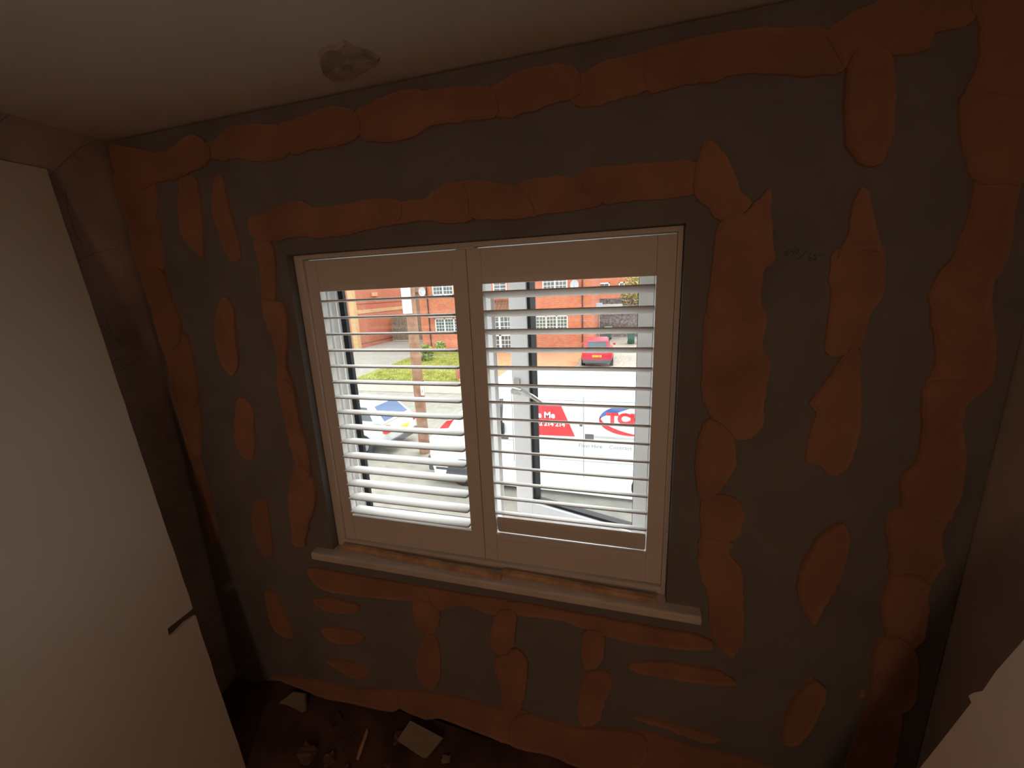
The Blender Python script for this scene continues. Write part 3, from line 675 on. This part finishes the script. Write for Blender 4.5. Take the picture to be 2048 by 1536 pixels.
# porch in the middle
PX0, PX1, PYF = -10.35, -8.1, HY - 1.2
por = empty('porch', Vector(((PX0 + PX1) / 2, PYF, GZ)) - ho, 0, house); po = Vector(((PX0 + PX1) / 2, PYF, GZ))
def hbox(n_, a, b, m_, par=por, org=po): return box(n_, Vector(a) - org, Vector(b) - org, m_, par)
hbox('porch_wall', (PX0, PYF, GZ), (PX0 + .12, HY, 0.0), HWHITE); hbox('porch_wall', (PX1 - .12, PYF, GZ), (PX1, HY, 0.0), HWHITE)
hbox('fascia', (PX0 - .1, PYF - .16, -.02), (PX1 + .1, PYF - .1, .16), HWHITE)
pw = house_window(por, PX0 + .12, PX1 - .12, -1.30, -0.05, PYF + .06, 2, 1, 'porch_window', HWHITE, po, .09, (3, 3))
pd = house_window(por, PX0 + .12, PX1 - .12, -2.64, -1.42, PYF + .06, 2, 1, 'porch_door', HWHITE, po, .12, (3, 3))
# pantiles of the porch roof: each tile a piece
bm = bmesh.new(); K = 6; tw, tl = 0.26, 0.34
for side in (0, 1):
    for k_ in range(K + 1):
        t = k_ / K; zz = 0.045 * math.sin(t * math.pi * 2 * .75 + .4)
        bm.verts.new((t * tw * 1.04, 0 if side == 0 else tl, zz + (0.03 if side == 0 else 0)))
bm.verts.ensure_lookup_table()
for k_ in range(K): bm.faces.new((bm.verts[k_], bm.verts[k_+1], bm.verts[K+2+k_], bm.verts[K+1+k_]))
r = bmesh.ops.solidify(bm, geom=list(bm.faces), thickness=0.018)
bmesh.ops.recalc_face_normals(bm, faces=bm.faces)
tme = bpy.data.meshes.new('roof_tile'); bm.to_mesh(tme); bm.free(); tme.materials.append(mat('porch_pantile', (0.60, 0.36, 0.235), .85, .18, 3))
pitch = math.atan2(1.05, 1.3); nr = int(1.68 / .29); nc = int((PX1 - PX0 + .2) / tw)
for rr in range(nr):
    for cc_ in range(nc):
        t = bpy.data.objects.new('roof_tile', tme); COL.objects.link(t); t.parent = por
        d = rr * .29
        t.location = Vector((PX0 - .1 + cc_ * tw, PYF - .15 + d * math.cos(pitch), .17 + d * math.sin(pitch))) - po; t.rotation_euler = (pitch, 0, 0)
prism('roof_deck', [Vector((PX0 - .1, PYF - .12, .12)) - po, Vector((PX0 - .1, HY, 1.12)) - po, Vector((PX0 - .1, HY, .0)) - po, Vector((PX0 - .1, PYF - .12, 0)) - po], (PX1 - PX0 + .2, 0, 0), ROOFT, por)

# ---- nearer gable on the left: a receding red side wall with cream bands
gx, gy0, gy1 = -22.6, 28.9, 39.0; go = Vector((gx - 3, gy0, GZ)); gab = empty('gable_house', go)
tag(gab, 'red brick house gable with cream band on the far left', 'house')
def gbox(n_, a, b, m_): return box(n_, Vector(a) - go, Vector(b) - go, m_, gab)
gbox('house_wall', (gx - 6, gy0, GZ), (gx, gy1, 5.2), BRICKS)
gbox('cream_band', (gx - .02, gy0 + .3, 0.30), (gx + .03, gy1, 0.62), CREAM); gbox('brick_course', (gx - .02, gy0 + .3, 1.1), (gx + .025, gy1, 1.18), mat('dark_brick_course', (.34, .10, .06), .9))
gbox('quoin', (gx - .4, gy0 - .04, GZ), (gx + .05, gy0 + .42, 5.2), CREAM)
gbox('gutter', (gx - .02, gy0 + .3, GZ + .35), (gx + .02, gy1 - .2, GZ + .42), mat('damp_course', (.2, .09, .06), .9))
lb = gbox('wall_lamp', (gx, 31.7, 1.75), (gx + .14, 32.5, 2.1), CREAM)
# wooden drive gate with vertical boards, closing the gap
ga = empty('timber_gate', (-20.25, 34.5, GZ)); tag(ga, 'weathered grey timber gate of upright boards between the houses', 'gate')
GW = mat('weathered_wood', (0.27, 0.225, 0.165), .9, .25, 5)
for i in range(16): box('board', (-2.3 + i * .29, -.02, .08), (-2.3 + i * .29 + .275, .02 + .006 * (i % 2), 2.35), GW, ga)
box('gate_rail', (-2.3, .03, .5), (2.34, .08, .64), GW, ga); box('gate_rail', (-2.3, .03, 1.8), (2.34, .08, 1.94), GW, ga)
bo = Vector((-26, 50, GZ)); bh = empty('background_house', bo); tag(bh, 'dim brown brick house glimpsed behind the pole between the houses', 'house')
box('house_wall', Vector((-36, 50, GZ)) - bo, Vector((-19, 58, 2.0)) - bo, brickmat('brown_brick', (.24, .14, .09), (.18, .10, .07), (.22, .16, .12)), bh)
prism('roof', [Vector((-36.4, 49.6, 2.0)) - bo, Vector((-36.4, 58.4, 2.0)) - bo, Vector((-36.4, 54, 5.2)) - bo], (17.8, 0, 0), mat('dark_roof', (.13, .09, .07), .9, .2, 4), bh)

# ---- telegraph pole with plates
pb_ = at(850, 905, 2, GZ); tp = empty('telegraph_pole', (pb_.x, pb_.y, GZ)); tag(tp, 'brown wooden telegraph pole standing by the kerb', 'pole')
tube('pole_shaft', (0, 0, 0), (0, 0, 8.2), .155, mat('pole_wood', (.30, .165, .10), .85, .25, 6), tp, 16, .125)
q = at(845, 781, 1, pb_.y - .16); box('number_plate', (q.x - pb_.x - .05, -.175, q.z - GZ - .13), (q.x - pb_.x + .05, -.165, q.z - GZ + .13), mat('plate_white', (.82, .82, .80), .5), tp, .002)
bm = bmesh.new(); add_tube(bm, (q.x - pb_.x - .012, -.178, q.z - GZ - .05), (q.x - pb_.x + .014, -.178, q.z - GZ + .04), .008, .002, 6); bm_obj('plate_mark', bm, BLACK, tp)
zc_ = at(822, 627, 1, pb_.y - .15).z - GZ; bm = bmesh.new(); add_tube(bm, (-.05, -.03, zc_), (-.05, -.03, zc_ + 3), .16, .16, 14); pl = bm_obj('cable_cover', bm, mat('pale_blue_cover', (.66, .74, .80), .5), tp)
bm = bmesh.new(); add_tube(bm, (.0, 0, q.z - GZ + .20), (0, 0, q.z - GZ + .235), .16, .16, 14); bm_obj('strap', bm, BLACK, tp)
# low brick pier at the lawn's right end and a shrub
pp = at(917, 760, 2, GZ + .05); pier = empty('brick_pier', (pp.x + .1, pp.y + .2, GZ)); tag(pier, 'short red brick pier at the lawn corner', 'pier')
BR1 = mat('pier_brick', (.50, .16, .10), .9, .2, 9); MOR = mat('pier_mortar', (.55, .47, .40), .95)
box('mortar_core', (-.2, -.2, 0), (.2, .2, .62), MOR, pier)
for k_ in range(8):
    for s_ in (-1, 1):
        box('brick', (s_ * .108 - .102, -.212, .012 + k_ * .077), (s_ * .108 + .102, .212, .012 + k_ * .077 + .064), BR1, pier)
def shrub(name, label, c, rx, rz_, n, m, cat='shrub', ls=.09):
    vv, ff = [], []
    for i in range(n):
        d = Vector((random.gauss(0, 1), random.gauss(0, 1), random.gauss(0, 1))).normalized() * random.uniform(.55, 1)
        p = Vector((d.x * rx, d.y * rx, rz_ + d.z * rz_)); a = Vector((random.gauss(0, 1), random.gauss(0, 1), random.gauss(0, 1))).normalized(); b = a.orthogonal().normalized() * ls * .45; a *= ls
        k_ = len(vv); vv += [p - a, p + b, p + a, p - b]; ff.append((k_, k_+1, k_+2, k_+3))
    e = empty(name, c); tag(e, label, cat)
    me = bpy.data.meshes.new('foliage'); me.from_pydata([tuple(v) for v in vv], [], ff); f_ = link('foliage', me, m, e); f_['kind'] = 'stuff'
    bm = bmesh.new(); add_tube(bm, (0, 0, 0), (0, 0, rz_ * 1.1), .05 * rx + .02, .02, 7)
    for i in range(5): add_tube(bm, (0, 0, rz_ * .5), (rx * .6 * math.cos(i * 1.25), rx * .6 * math.sin(i * 1.25), rz_ * 1.4), .02, .008, 5)
    bm_obj('stem', bm, mat('bark', (.16, .10, .07), .9), e); return e
LEAF = mat('olive_leaf', (.22, .27, .07), .7, .45, 3)
sp = at(852, 722, 2, GZ + .05); shrub('garden_shrub', 'small spiky shrub on the lawn beside the pole', (sp.x, sp.y, GZ + .05), .55, .55, 420, LEAF, ls=.16)
sp = at(866, 706, 2, GZ + .05); shrub('garden_shrub', 'low round shrub against the brick house wall', (-14.4, 28.2, GZ), .45, .38, 260, mat('green_leaf', (.30, .36, .10), .7, .4, 3), ls=.12)

# ---- right background: flint wall, far house, hedge, bins
FLINT = mat('flint_wall', (.20, .17, .165), .95, .6, 5, .02, 12)
fw_ = empty('flint_wall', (4.0, 36.2, GZ)); tag(fw_, 'rough dark flint garden wall with pale coping behind the drive', 'wall')
box('wall_body', (-6.6, 0, 0), (14, .4, 2.75), FLINT, fw_); box('coping', (-6.6, -.06, 2.62), (-4.5, .46, 2.86), mat('pale_coping', (.60, .61, .58), .9), fw_)
box('wall_body', (-6.6, 1.2, 0), (14, 1.6, 3.35), FLINT, fw_)
fo = Vector((-1, 52, GZ)); fh = empty('far_house', fo); tag(fh, 'distant orange brick house with two small windows', 'house')
box('house_wall', Vector((-8, 52, GZ)) - fo, Vector((8, 60, 5)) - fo, BRICK, fh)
for a in ((-3.6, -2.3), (-1.2, 0.1)): house_window(fh, a[0], a[1], 1.15, 2.15, 51.95, 1 if a[0] < -2 else 2, 1, org=fo, lites=(2, 2), m=HWHITE, fw=.12)
YLEAF = mat('yellow_leaf', (.40, .33, .12), .7, .5, 3)
shrub('leafy_tree', 'yellow-leaved bushy tree behind the flint wall', (1.6, 38.8, GZ), 2.6, 3.0, 5200, YLEAF, 'tree', .17)
def bin_(label, x, y, m1, m2):
    e = empty('wheelie_bin', (x, y, GZ)); tag(e, label, 'bin', 'wheelie bins by the drive')
    bm = bmesh.new(); vs_ = add_box(bm, (-.29, -.36, .08), (.29, .36, 1.0))
    for v in vs_:
        if v.co.z < .5: v.co.x *= .82; v.co.y *= .78
    bm_obj('bin_body', bm, m1, e)
    bm = bmesh.new(); vs_ = add_box(bm, (-.32, -.42, 1.0), (.32, .40, 1.09), .02); bm_obj('lid', bm, m2, e)
    for s_ in (-1, 1): tube('wheel', (s_ * .24 - .03, .3, .1), (s_ * .24 + .03, .3, .1), .1, BLACK, e, 12)
    tube('handle', (-.26, .44, 1.02), (.26, .44, 1.02), .018, BLACK, e, 8)
GRN = mat('bin_green', (.03, .10, .07), .5); LG = mat('bin_light_green', (.16, .42, .12), .5)
bin_('dark green wheelie bin with pale green lid on gravel', .25, 31.6, GRN, LG); bin_('green wheelie bin at right end of the gravel drive', 1.15, 31.9, LG, LG)
bin_('dark wheelie bin beside the house corner downpipe', -1.6, 34.2, GRN, mat('bin_lid_green', (.12, .30, .14), .5))
sg = empty('estate_sign', (-2.3, 33.2, GZ)); tag(sg, 'narrow pale blue sign board standing beside house corner', 'sign')
box('sign_board', (-.25, -.02, 2.3), (.25, .02, 3.15), mat('sign_blue', (.55, .64, .80), .5), sg); tube('sign_post', (0, .03, 0), (0, .03, 3.2), .03, LEAD, sg, 8)

# ---- vehicles
TYRE = mat('tyre', (.02, .02, .02), .8); HUB = mat('hub_silver', (.45, .45, .46), .35, metal=.8)
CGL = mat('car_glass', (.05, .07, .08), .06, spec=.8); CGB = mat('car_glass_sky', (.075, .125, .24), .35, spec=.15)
REDL = mat('tail_light', (.75, .03, .03), .2, spec=.6); YPL = mat('yellow_plate', (.85, .62, .06), .5); DPL = mat('bumper_plastic', (.09, .09, .10), .6)
def wheel(par, x, y, r, wd=.2):
    bm = bmesh.new(); add_tube(bm, (x, y - wd/2, r), (x, y + wd/2, r), r, r, 20); wo_ = bm_obj('wheel', bm, TYRE, par)
    bm = bmesh.new(); add_tube(bm, (x, y - wd/2 - .012, r), (x, y + wd/2 + .012, r), r * .62, r * .62, 16); bm_obj('hub', bm, HUB, wo_)
def loft(name, secs, m, par, smooth=True, sub=1):
    bm = bmesh.new(); R_ = [[bm.verts.new(p) for p in s] for s in secs]; n = len(secs[0])
    for a, b in zip(R_[:-1], R_[1:]):
        for i in range(n): bm.faces.new((a[i], a[(i+1) % n], b[(i+1) % n], b[i]))
    bm.faces.new(R_[0][::-1]); bm.faces.new(R_[-1])
    o = bm_obj(name, bm, m, par, smooth)
    if sub:
        md = o.modifiers.new('sub', 'SUBSURF'); md.levels = sub; md.render_levels = sub
    return o
def section(x, zl, zb, hw_):
    return [(x, -hw_ * .86, zl), (x, -hw_ * .99, zl + (zb - zl) * .30), (x, -hw_, zl + (zb - zl) * .62), (x, -hw_ * .95, zb - .03), (x, -hw_ * .80, zb),
            (x, hw_ * .80, zb), (x, hw_ * .95, zb - .03), (x, hw_, zl + (zb - zl) * .62), (x, hw_ * .99, zl + (zb - zl) * .30), (x, hw_ * .86, zl)]
def car(name, label, loc, rz, L_, W_, H_, paint, kind='hatch', plate_text='', rear_glass=CGL):
    e = empty(name, loc, rz); tag(e, label, 'car'); h = W_ / 2; X = lambda t: -L_ / 2 + L_ * t
    tail = .95 if kind == 'hatch' else .97
    loft('body', [section(X(t), zl, zb, h * k_) for t, zl, zb, k_ in ((0, .36, .74, .80), (.015, .27, tail - .06, .92), (.06, .22, tail, .97), (.2, .18, .97, 1), (.5, .18, .95, 1), (.70, .18, .92, 1), (.80, .18, .88, .99), (.93, .22, .74, .95), (.985, .28, .60, .86), (1, .36, .50, .78))], paint, e, True, 2)
    b0, b1, t0, t1 = ((.025, .74, .14, .54) if kind == 'hatch' else (.16, .74, .31, .56))
    base = [(X(b0), -h*.86, .90), (X(b0) , h*.86, .90), (X(b1), h*.86, .86), (X(b1), -h*.86, .86)]
    top = [(X(t0), -h*.66, H_ - .03), (X(t0), h*.66, H_ - .03), (X(t1), h*.66, H_), (X(t1), -h*.66, H_)]
    bm = bmesh.new(); A = [bm.verts.new(p) for p in base]; B = [bm.verts.new(p) for p in top]
    bm.faces.new(A[::-1]); bm.faces.new(B)
    for i in range(4): bm.faces.new((A[i], A[(i+1) % 4], B[(i+1) % 4], B[i]))
    bmesh.ops.bevel(bm, geom=list(bm.edges), offset=.05, segments=3, affect='EDGES')
    bm_obj('cabin', bm, paint, e, False)
    def quad(nm, i, u0, u1, v0, v1, m_):
        a, b, c_, d = Vector(base[i]), Vector(base[(i+1) % 4]), Vector(top[(i+1) % 4]), Vector(top[i])
        P = lambda u, v: (a.lerp(b, u)).lerp(d.lerp(c_, u), v)
        nn = (b - a).cross(d - a).normalized()
        return prism(nm, [P(u0, v0) + nn*.012, P(u1, v0) + nn*.012, P(u1, v1) + nn*.012, P(u0, v1) + nn*.012], -nn * .02, m_, e)
    cxy = Vector((0, 0, 1))
    def q2(nm, i, *a):
        o = quad(nm, i, *a); return o
    # faces: 0 rear, 1 left(+y), 2 front, 3 right(-y); the inset prism straddles the cabin skin
    for nm, i, uv, m_ in (('rear_window', 0, (.10, .90, .16, .90), rear_glass), ('side_window', 1, (.10, .46, .20, .88), CGL), ('side_window', 1, (.50, .86, .20, .88), CGL),
                          ('windscreen', 2, (.08, .92, .10, .92), CGL), ('side_window', 3, (.14, .50, .20, .88), CGL), ('side_window', 3, (.54, .90, .20, .88), CGL)):
        a, b, c_, d = Vector(base[i]), Vector(base[(i+1) % 4]), Vector(top[(i+1) % 4]), Vector(top[i])
        P = lambda u, v: (a.lerp(b, u)).lerp(d.lerp(c_, u), v)
        nn = (b - a).cross(d - a).normalized(); cen = (a + b + c_ + d) / 4 - Vector((0, 0, (.9 + H_) / 2))
        if nn.dot(cen) < 0: nn = -nn
        u0, u1, v0, v1 = uv
        prism(nm, [P(u0, v0) + nn*.010, P(u1, v0) + nn*.010, P(u1, v1) + nn*.010, P(u0, v1) + nn*.010], -nn * .02, m_, e)
    for s_ in (-1, 1):
        box('tail_light', (X(0) - .01, s_*h*.80 - .12, .68), (X(.03), s_*h*.80 + .10, .90), REDL, e, .02)
        box('headlight', (X(.95), s_*h*.68 - .14, .55), (X(.985), s_*h*.68 + .14, .68), mat('headlight', (.7, .72, .74), .1, spec=.7), e, .02)
        box('door_mirror', (X(.66), s_*(h + .06) - .07, .92), (X(.66) + .12, s_*(h + .06) + .07, 1.06), paint, e, .03)
        wheel(e, X(.18), s_ * (h - .10), .31); wheel(e, X(.82), s_ * (h - .10), .31)
    box('rear_bumper', (X(0) - .03, -h*.86, .26), (X(.03), h*.86, .44), DPL, e, .03); box('front_bumper', (X(.985), -h*.8, .24), (X(1) + .01, h*.8, .36), DPL, e, .02)
    pl_ = box('number_plate', (X(0) - .035, -.26, .60), (X(0) - .012, .26, .71), YPL, e, .003)
    if plate_text:
        M = Matrix.Translation((X(0) - .0385, .23, .62)) @ Matrix(((0, 0, -1, 0), (-1, 0, 0, 0), (0, 1, 0, 0), (0, 0, 0, 1)))
        text_mesh(plate_text, .11, BLACK, 'plate_text', pl_, M, extrude=.0005)
    return e
REDP = mat('red_paint', (.55, .02, .05), .3, spec=.5); WHP = mat('white_car_paint', (.62, .64, .65), .3, spec=.5)
car('red_hatchback', 'red hatchback parked on the drive, rear towards the window', (-1.72, 23.75, GZ), math.radians(92), 3.9, 1.80, 1.50, REDP, plate_text='LV51 SEA')
car('white_hatchback', 'white hatchback parked at the kerb with red tail lights', (-8.62, 9.15, GZ), math.radians(176), 4.4, 1.72, 1.45, WHP, 'hatch', '', CGB)

# ---- white hire van, parked side-on below the window
VY = 6.95; van = empty('panel_van', (-1.6, VY + 1.0, GZ)); vo = Vector((-1.6, VY + 1.0, GZ))
tag(van, 'large white hire van with red and blue side lettering', 'van')
VANW = mat('van_white', (.76, .79, .77), .35, .015, 2, spec=.45)
prof_v = [(2.75, 0.05), (2.75, 2.416), (2.68, 2.53), (-1.147, 2.53), (-1.384, 2.473), (-1.574, 2.322), (-2.189, 1.583), (-2.711, 1.355), (-2.872, 1.166), (-2.909, 0.711), (-2.805, 0.16)]
def vbody():
    secs = []
    ys = [(-1.0, .0, .965), (-.985, .02, .985), (-.93, .055, 1.0)]
    bm = bmesh.new(); R_ = []
    cx, cz = -.7, 1.45
    for y, ins, k_ in [(-1.0, .06, 0), (-.965, .018, 0), (-.90, 0, 0), (.90, 0, 0), (.965, .018, 0), (1.0, .06, 0)]:
        R_.append([bm.verts.new((x + (cx - x) * ins * .4, y, z + ((cz - z) * ins * (1.0 if z > 1.4 else .2)))) for x, z in prof_v])
    n = len(prof_v)
    for a, b in zip(R_[:-1], R_[1:]):
        for i in range(n): bm.faces.new((a[i], a[(i+1) % n], b[(i+1) % n], b[i]))
    bm.faces.new(R_[0]); bm.faces.new(R_[-1][::-1])
    return bm_obj('van_body', bm, VANW, van)
vbody()
YS_ = -1.0                       # street side of the van that faces the window (local y)
LX = lambda X_: X_ - vo.x
LZ = lambda Z_: Z_ - GZ
def vs_poly(name, pts, m_, off=.004, par=van, th=.004):
    return prism(name, [(LX(x), YS_ - off, LZ(z)) for x, z in pts], (0, th, 0), m_, par)
RED = mat('van_red_vinyl', (.80, .025, .035), .35); BLU = mat('van_blue_vinyl', (.06, .12, .36), .35); SEAM = mat('panel_seam', (.22, .24, .25), .6)
def vp(px, py): p = at(px, py, 1, VY); return (p.x, p.z)
a_, b_, c_, d_ = vp(1029, 808), vp(1122, 811), vp(1150, 873), vp(1033, 868)
band = vs_poly('red_panel', [a_, b_, c_, d_], RED)
WT = mat('white_lettering', (.85, .85, .85), .4)
MV = lambda x, z, off: Matrix.Translation((LX(x), YS_ - off, LZ(z))) @ Matrix(((1, 0, 0, 0), (0, 0, 1, 0), (0, 1, 0, 0), (0, 0, 0, 1)))
x_, z_ = vp(1110, 836); text_mesh('Hire Me', .185, WT, 'lettering', band, MV(x_, z_, .0065), .006, 1.02, 'RIGHT')
x_, z_ = vp(1130, 853); text_mesh('01902 214 214', .137, WT, 'lettering', band, MV(x_, z_, .0065), .005, 1.0, 'RIGHT')
# logo: crescent swoosh, blue above and red below, with the letters TCH
lc = vp(1262, 842); ra, rb = .63, .325
def cres(t0, t1, m_, name, out=1.0, wmax=.09):
    P, Q = [], []
    for i in range(25):
        t = math.radians(t0 + (t1 - t0) * i / 24); w_ = wmax * math.sin(math.pi * min(1, max(.03, i / 24)) ) + .008
        c0 = Vector((lc[0] + ra * math.cos(t), lc[1] + rb * math.sin(t))); c1 = Vector((lc[0] + (ra - w_) * math.cos(t), lc[1] + (rb - w_ * .8) * math.sin(t)))
        P.append((c0.x, c0.y)); Q.append((c1.x, c1.y))
    bm = bmesh.new()
    A = [bm.verts.new((LX(x), YS_ - .004, LZ(z))) for x, z in P]; B = [bm.verts.new((LX(x), YS_ - .004, LZ(z))) for x, z in Q]
    for i in range(24): bm.faces.new((A[i], A[i+1], B[i+1], B[i]))
    ex = bmesh.ops.extrude_face_region(bm, geom=list(bm.faces))
    for v in ex['geom']:
        if isinstance(v, bmesh.types.BMVert): v.co.y -= .003
    bm_obj(name, bm, m_, van)
cres(178, 75, BLU, 'logo_crescent', wmax=.15); cres(168, 290, RED, 'logo_crescent', wmax=.11)
x_, z_ = vp(1214, 846); text_mesh('TCH', .305, RED, 'logo_letters', van, MV(x_, z_, .009), .018, 1.14)
x_, z_ = vp(1157, 892); text_mesh('Flexi Hire    Contract Hire', .118, mat('grey_lettering', (.28, .29, .30), .5), 'lettering', van, MV(x_, z_ - .02, .0045), 0, 1.05)
def seam(p, q_, r=.007): 
    bm = bmesh.new(); add_tube(bm, (LX(p[0]), YS_ - .001, LZ(p[1])), (LX(q_[0]), YS_ - .001, LZ(q_[1])), r, r, 5); bm_obj('panel_seam', bm, SEAM, van)
s0 = vp(1167, 795); seam((s0[0], -.40), (s0[0], -2.2)); seam((-2.226, -0.492), (1.137, -0.492), .005); seam((-2.226, -1.818), (1.137, -1.818), .005)
seam((-2.387, -0.331), (-2.387, -1.942)); seam((-2.387, -1.439), (-3.221, -1.439), .005); seam((-3.24, -1.136), (-3.221, -1.894)); seam((-2.179, -0.378), (-2.179, -1.989), .004)
rl = vp(1170, 873); vs_poly('slide_rail', [(rl[0], rl[1] - .02), (1.25, rl[1] - .02), (1.25, rl[1] + .025), (rl[0], rl[1] + .025)], mat('rail_grey', (.45, .46, .44), .5), .012)
vs_poly('rail_stop', [(rl[0], rl[1] - .05), (rl[0] + .18, rl[1] - .05), (rl[0] + .18, rl[1] + .06), (rl[0], rl[1] + .06)], DPL, .014)
hh = vp(1162, 849); vs_poly('door_handle', [(hh[0] - .03, hh[1] - .04), (hh[0] + .03, hh[1] - .04), (hh[0] + .03, hh[1] + .04), (hh[0] - .03, hh[1] + .04)], DPL, .012)
# cab: side window, mirror, door handle, windscreen, lamps, wheels
vs_poly('cab_window', [(-2.577, -0.492), (-3.051, -0.53), (-3.429, -1.023), (-3.429, -1.174), (-2.842, -1.193), (-2.634, -1.117)], CGL, .006)
bm = bmesh.new(); add_box(bm, (LX(-2.71), YS_ - .20, LZ(-1.29)), (LX(-2.56), YS_ - .04, LZ(-1.02)), .03); bm_obj('door_mirror', bm, BLACK, van)
bm = bmesh.new(); add_box(bm, (LX(-2.68), YS_ - .03, LZ(-1.42)), (LX(-2.50), YS_ + .01, LZ(-1.34)), .01); bm_obj('door_handle', bm, DPL, van)
def face_poly(name, x0, z0, x1, z1, y0_, y1_, m_):
    d = Vector((x1 - x0, 0, z1 - z0)).normalized(); nn = Vector((-d.z, 0, d.x)) if d.x < 0 else Vector((d.z, 0, -d.x))
    if nn.x > 0 and nn.z < 0: nn = -nn
    nn = Vector((-abs(nn.x), 0, abs(nn.z)))
    return prism(name, [Vector((x0, y0_, z0)) + nn*.012, Vector((x1, y0_*.94, z1)) + nn*.012, Vector((x1, y1_*.94, z1)) + nn*.012, Vector((x0, y1_, z0)) + nn*.012], -nn * .02, m_, van)
face_poly('windscreen', -2.161, 1.621, -1.621, 2.265, -.86, .86, CGL)
for s_ in (-1, 1):
    bm = bmesh.new(); add_box(bm, (-2.90, s_ * .78 - .16, .90), (-2.70, s_ * .78 + .16, 1.18), .04); bm_obj('headlight', bm, mat('headlight', (.7, .72, .74), .1, spec=.7), van)
    wheel(van, -2.05, s_ * .86, .36, .24); wheel(van, 2.1, s_ * .88, .36, .24)
bm = bmesh.new(); add_box(bm, (-2.98, -.95, .32), (-2.76, .95, .70), .04); bm_obj('front_bumper', bm, DPL, van)
bm = bmesh.new(); add_box(bm, (-2.75, -1.008, .40), (-1.1, -.985, .46), .005); bm_obj('side_skirt', bm, DPL, van)
bm = bmesh.new(); A = [(-2.05 + .46 * math.cos(t), .20 + .50 * math.sin(t)) for t in [math.pi * i / 16 for i in range(17)]]
bm.free(); prism('wheel_arch', [(x, -1.006, z) for x, z in A], (0, .03, 0), DPL, van)
vs_poly('wing_flash', [vp(878, 857), vp(893, 842), vp(908, 839), vp(897, 856)], RED)
# roof ribs
for i in range(6):
    y = -.72 + i * .29; bm = bmesh.new(); add_box(bm, (-.9, y - .03, 2.525), (2.0, y + .03, 2.542), .006); bm_obj('roof_rib', bm, VANW, van)
for x in (-1.0, 2.1): bm = bmesh.new(); add_box(bm, (x - .02, -.8, 2.525), (x + .02, .8, 2.538), .004); bm_obj('roof_rib', bm, VANW, van)
